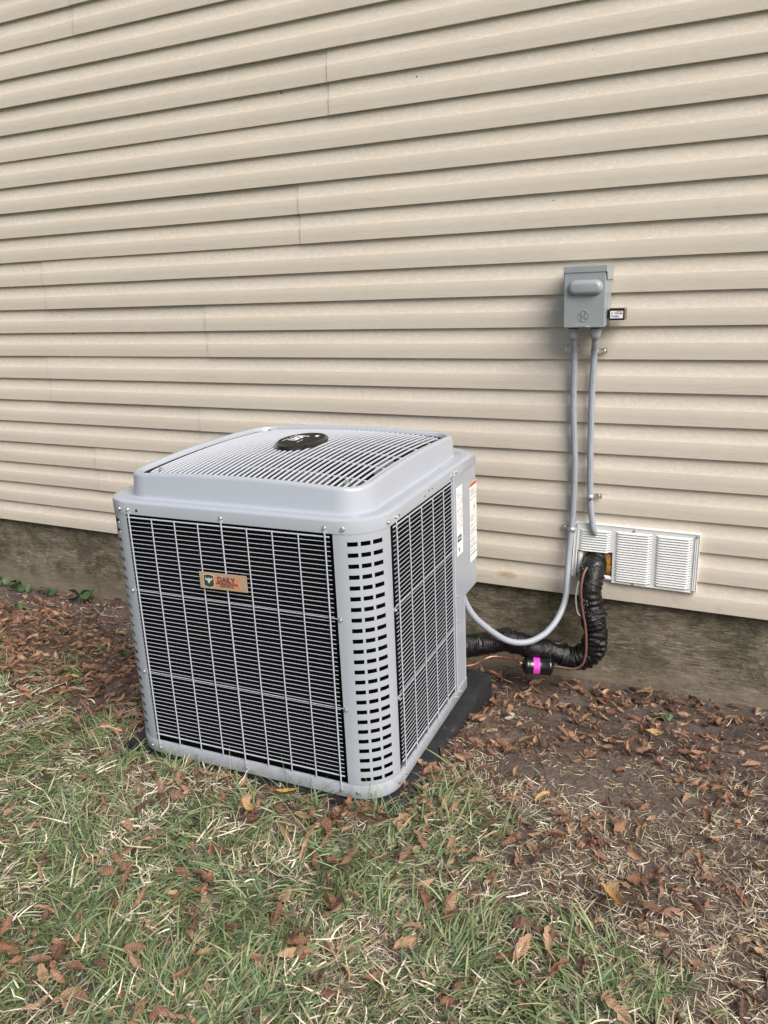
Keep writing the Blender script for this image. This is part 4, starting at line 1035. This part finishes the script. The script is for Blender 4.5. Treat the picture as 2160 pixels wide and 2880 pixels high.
for i in range(NL):
    V_, F_, UV = LV[var[i]]; s_ = size[i]
    if single[i]:
        o = bpy.data.objects.new('fallen_leaf', LM[var[i]][colr[i]]); COL.objects.link(o)
        low = min((R_all[i] @ Vector(v)).z for v in V_)*s_
        m4 = R_all[i].to_4x4(); m4 = Matrix.Translation((lx[i], ly[i], lz[i]-low*.8)) @ m4 @ Matrix.Scale(s_, 4); o.matrix_world = m4
        cw = ('brown','dark brown','tan-brown','dark umber','light tan','blackish brown','dull brown','pale tan')[colr[i]]; x_, y_ = lx[i], ly[i]
        u_ = (x_-P0.x)*e1.x+(y_-P0.y)*e1.y
        if -y_ > edge(x_):
            zn = 'lying in the lawn at the lower left' if x_ < -1.35 else 'lying in the lawn in front of the air conditioner' if x_ < -.85 else 'lying in the lawn below the bare soil' if x_ < -.45 else 'lying in the straw at the lower right'
        elif x_ < -1.4: zn = 'in the thick litter left of the air conditioner'
        elif y_ > -.32: zn = 'at the foot of the foundation below the vent cover' if x_ < -.35 else 'at the foot of the foundation near the right edge'
        elif u_ > -.25: zn = 'in the drift beside the black pad'
        elif x_ > -.25: zn = 'on the soil near the right edge of the photo'
        else: zn = 'on the soil between the black pad and the bare patch'
        sz = 'large ' if size[i] > .062 else 'small ' if size[i] < .046 else ''
        tag(o, f'{sz}{cw} fallen leaf {zn}', 'leaf', f'{sz}{cw} leaves {zn}')
    else:
        A = np.array(R_all[i]); P_ = (V_ @ A.T)*s_; P_ += np.array([lx[i], ly[i], lz[i]-P_[:, 2].min()*.8])
        mv.append(P_); mf.append(F_+o0); o0 += len(V_); mc.append(np.repeat((LP[colr[i]]*random.uniform(.7,1.25))[None], len(V_), 0)); mu.append(UV)
for k in range(26):
    V_, F_, UV = LV[k % 22]; s_ = random.uniform(.025,.060); p_ = P0+e1*random.uniform(-.052,-.006)+e2*random.choice((random.uniform(.0,.88), random.uniform(.0,.3)))
    A = np.array(Matrix.Rotation(random.uniform(0,6.28), 3, 'Z') @ Matrix.Rotation(random.gauss(0,.25), 3, 'X')); P_ = (V_ @ A.T)*s_; P_ += np.array([p_.x, p_.y, -.212-P_[:, 2].min()])
    mv.append(P_); mf.append(F_+o0); o0 += len(V_); mc.append(np.repeat(LP[k % 8][None], len(V_), 0)); mu.append(UV)
o = mesh_np('leaf_litter', np.concatenate(mv), np.concatenate(mf), np.concatenate(mc), M['leaf'], np.concatenate(mu), smooth=False)
tag(o, 'brown fallen leaves littering the soil beside the wall and lawn', 'leaf litter', kind='stuff')
# single leaves that stand out by colour
def odd_leaf(x, y, s_, c, label, rz, v=2, dz=.02):
    V_, F_, UV = LV[v]; me = mesh_np('fallen_leaf', V_, F_, np.repeat(np.array(c)[None], len(V_), 0), M['leaf'], UV, link=False)
    o = bpy.data.objects.new('fallen_leaf', me); COL.objects.link(o); o.location = (x, y, gh(x, y)+dz); o.rotation_euler = (.1, -.1, rz); o.scale = (s_,)*3; tag(o, label, 'leaf')
odd_leaf(-2.40,-.985,.075,(.46,.36,.10),'yellow leaf on the brown litter left of the air conditioner',.3)
odd_leaf(-1.19,-1.31,.07,(.50,.33,.10),'yellowish leaf lying in front of the middle of the air conditioner',.5,4,.03)
odd_leaf(-1.26,-1.40,.075,(.55,.36,.17),'tan leaf on the grass in front of the air conditioner',2.9,6,.035)
odd_leaf(-.30,-.42,.065,(.50,.34,.17),'pale yellow-tan leaf on the dark soil far right',.1,5)
odd_leaf(-.52,-1.02,.06,(.55,.34,.15),'light orange-tan leaf alone on the bare soil patch',1.0,8)
odd_leaf(-.745,-.62,.05,(.42,.38,.33),'pale grey leaf by the right side of the black pad',.9,1,.03)
odd_leaf(-.27,-1.33,.085,(.50,.31,.13),'long tan leaf on the dry grass at lower right',2.5,3,.03)
# weeds by the foundation
def weed(x, y, s_, n, label, lobes=1.0, z=None):
    t_ = tag(empty('weed_plant', (x, y, gh(x, y) if z is None else z)), label, 'weed')
    rr_ = random.Random(int(x*1000)+int(y*100))
    b = MB(); ends = []
    for k in range(n):
        a = 2*PI*k/n+rr_.uniform(-.4,.4); L_ = s_*rr_.uniform(.5,1.1); e_ = Vector((math.cos(a)*L_, -abs(math.sin(a))*L_*.8, s_*rr_.uniform(.35,.9)))
        b.tube([(0,0,-.004), e_*.5+Vector((0,0,s_*.15)), e_], .0010, 5); ends.append((e_, a))
    b.build('stem', mat('weed_stem', (.14,.17,.08), .6) if 'weed_stem' not in bpy.data.materials else bpy.data.materials['weed_stem'], t_)
    for e_, a in ends:
        r_ = s_*rr_.uniform(.38,.60)*lobes; K = 12; V_ = [(0,0,0)]
        for q in range(K):
            an = 2*PI*q/K; rad_ = r_*(1-.32*math.exp(-((an-PI)/.5)**2)+.06*math.sin(3*an)); V_.append((rad_*math.cos(an), rad_*.9*math.sin(an), .22*r_*math.cos(2*an)+.10*r_))
        F_ = np.array([(0, 1+q, 1+(q+1) % K) for q in range(K)])
        c = np.array(rr_.choice([(.060,.120,.055),(.08,.14,.065),(.11,.17,.085)]))*rr_.uniform(.8,1.2)
        o = mesh_np('leaf', np.array(V_), F_, np.repeat(c[None], K+1, 0), M['weed']); o.parent = t_; o.location = e_; o.rotation_euler = (rr_.uniform(.2,.9), rr_.uniform(-.4,.4), a)
weed(-4.00,-.02,.055,4,'broad-leaved green weed at the foundation, at the left edge of the photo')
weed(-3.84,-.03,.065,5,'leafy green weed at the foundation, second plant from the left edge')
weed(-3.62,-.02,.055,5,'small bushy green weed at the foundation, between two others')
weed(-3.33,-.03,.075,5,'round-leaved green weed at the foundation nearest the air conditioner')
weed(-3.20,-.04,.025,3,'tiny green seedling just right of the round-leaved weed')
for (x_, y_, s_, n_w, l_) in ((-3.52,-.30,.035,12,'low clump of small clover-like weeds in the soil at far left'),(-3.40,-.34,.035,11,'clover-like weed clump beside the one at far left'),
        (-3.05,-.52,.032,12,'clover weed in the leaf litter left of the air conditioner'),(-2.92,-.50,.030,10,'small clover weed next to the larger one in the leaf litter'),
        (-2.55,-.70,.034,12,'green weed in the leaf litter midway to the lawn'),(-2.42,-.66,.034,12,'bushy weed in the litter closest to the left side of the unit'),
        (-2.62,-.80,.028,10,'small dark weed in front of the midway litter weed'),(-2.66,-1.14,.035,10,'leafy weed at the upper edge of the lawn at far left'),
        (-.30,-.20,.03,9,'small green weed on the soil before the foundation at right')):
    weed(x_, y_, s_, n_w, l_, .75)
# pebbles
def pebble_mesh(seed):
    r_ = random.Random(seed); V_ = []; n = 6
    for i in range(n+1):
        for k in range(8):
            th = PI*i/n; ph = 2*PI*k/8; d = Vector((math.sin(th)*math.cos(ph), math.sin(th)*math.sin(ph), math.cos(th)*.6)); q = 1+.25*mnoise.noise(d*1.5+Vector((seed,0,0))); V_.append(d*q)
    b = MB(); b.add(V_, [(i*8+k, i*8+(k+1)%8, (i+1)*8+(k+1)%8, (i+1)*8+k) for i in range(n) for k in range(8)]); return b
pm = []
for s_ in range(4):
    b = pebble_mesh(s_*3.1+1); me = bpy.data.meshes.new('pebble'); me.from_pydata(b.v, [], b.f); me.materials.append(M['stone']); me.polygons.foreach_set('use_smooth', [True]*len(me.polygons)); pm.append(me)
for (x_, y_, s_, l_) in ((-3.42,-.12,.014,'pale pebble on the bare soil near the foundation, left of centre'),(-3.36,-.12,.012,'second pale pebble beside the larger one near the foundation'),(-3.22,-.06,.013,'flat cream pebble at the foot of the foundation by the weed'),
        (-.29,-.08,.012,'cream pebble among the leaves against the right foundation'),(-.17,-.44,.013,'whitish stone on the dark soil at right'),(-.03,-.42,.015,'grey stone half buried at the right edge'),(-.78,-.50,.016,'small grey stone in the leaves near the pad')):
    o = bpy.data.objects.new('pebble', random.choice(pm)); COL.objects.link(o); o.location = (x_, y_, gh(x_, y_)+s_*.25); o.scale = (s_, s_*.8, s_*.7); o.rotation_euler = (0,0,random.uniform(0,6)); tag(o, l_, 'pebble')
b = MB(); base_ = pebble_mesh(5.0)
for i in range(520):
    if i < 240: x_, y_ = random.gauss(-3.15,.45), -abs(random.gauss(.12,.12))-.01
    elif i < 330: x_, y_ = random.gauss(-3.35,.12), random.gauss(-.42,.05)
    else: x_, y_ = random.uniform(-.8,.5), -random.uniform(.1,1.2)
    s_ = random.uniform(.0015,.0055); x_ = float(x_); y_ = min(y_, -.005)
    b.add([(v[0]*s_+x_, v[1]*s_+y_, v[2]*s_+gh(x_, y_)+s_*.3) for v in base_.v], base_.f)
o = b.build('gravel', M['stone'], smooth=True, angle=180); tag(o, 'tiny pale stones scattered on the bare soil', 'gravel', kind='stuff')
b = MB()
for i in range(70):
    x_ = random.choice((random.uniform(-3.6,-1.9), random.uniform(-.85,.4))); y_ = -random.uniform(.08, 1.15); a = random.uniform(0, PI); l_ = random.uniform(.03,.10); z_ = gh(x_, y_)+.006
    b.tube([(x_, y_, z_), (x_+math.cos(a)*l_*.5, y_+math.sin(a)*l_*.5, z_+random.uniform(0,.006)), (x_+math.cos(a+.3)*l_, y_+math.sin(a+.3)*l_*.9, z_)], random.uniform(.0008,.0016), 5)
o = b.build('twigs', mat('twig_bark', (.10,.065,.045), .85)); tag(o, 'thin brown twigs strewn over the soil', 'twigs', kind='stuff')
tw = tubeobj('fallen_twig', [(-2.78,-.43,gh(-2.78,-.43)+.012),(-2.95,-.33,gh(-2.95,-.33)+.014),(-3.06,-.22,gh(-3.06,-.22)+.012),(-3.12,-.12,gh(-3.12,-.12)+.02)], .003, mat('dark_twig', (.045,.035,.03), .85), 'long dark twig lying on the bare soil left of the unit', 'twig', 6)
print('blades', n1, n2, n3, 'leaves', NL)
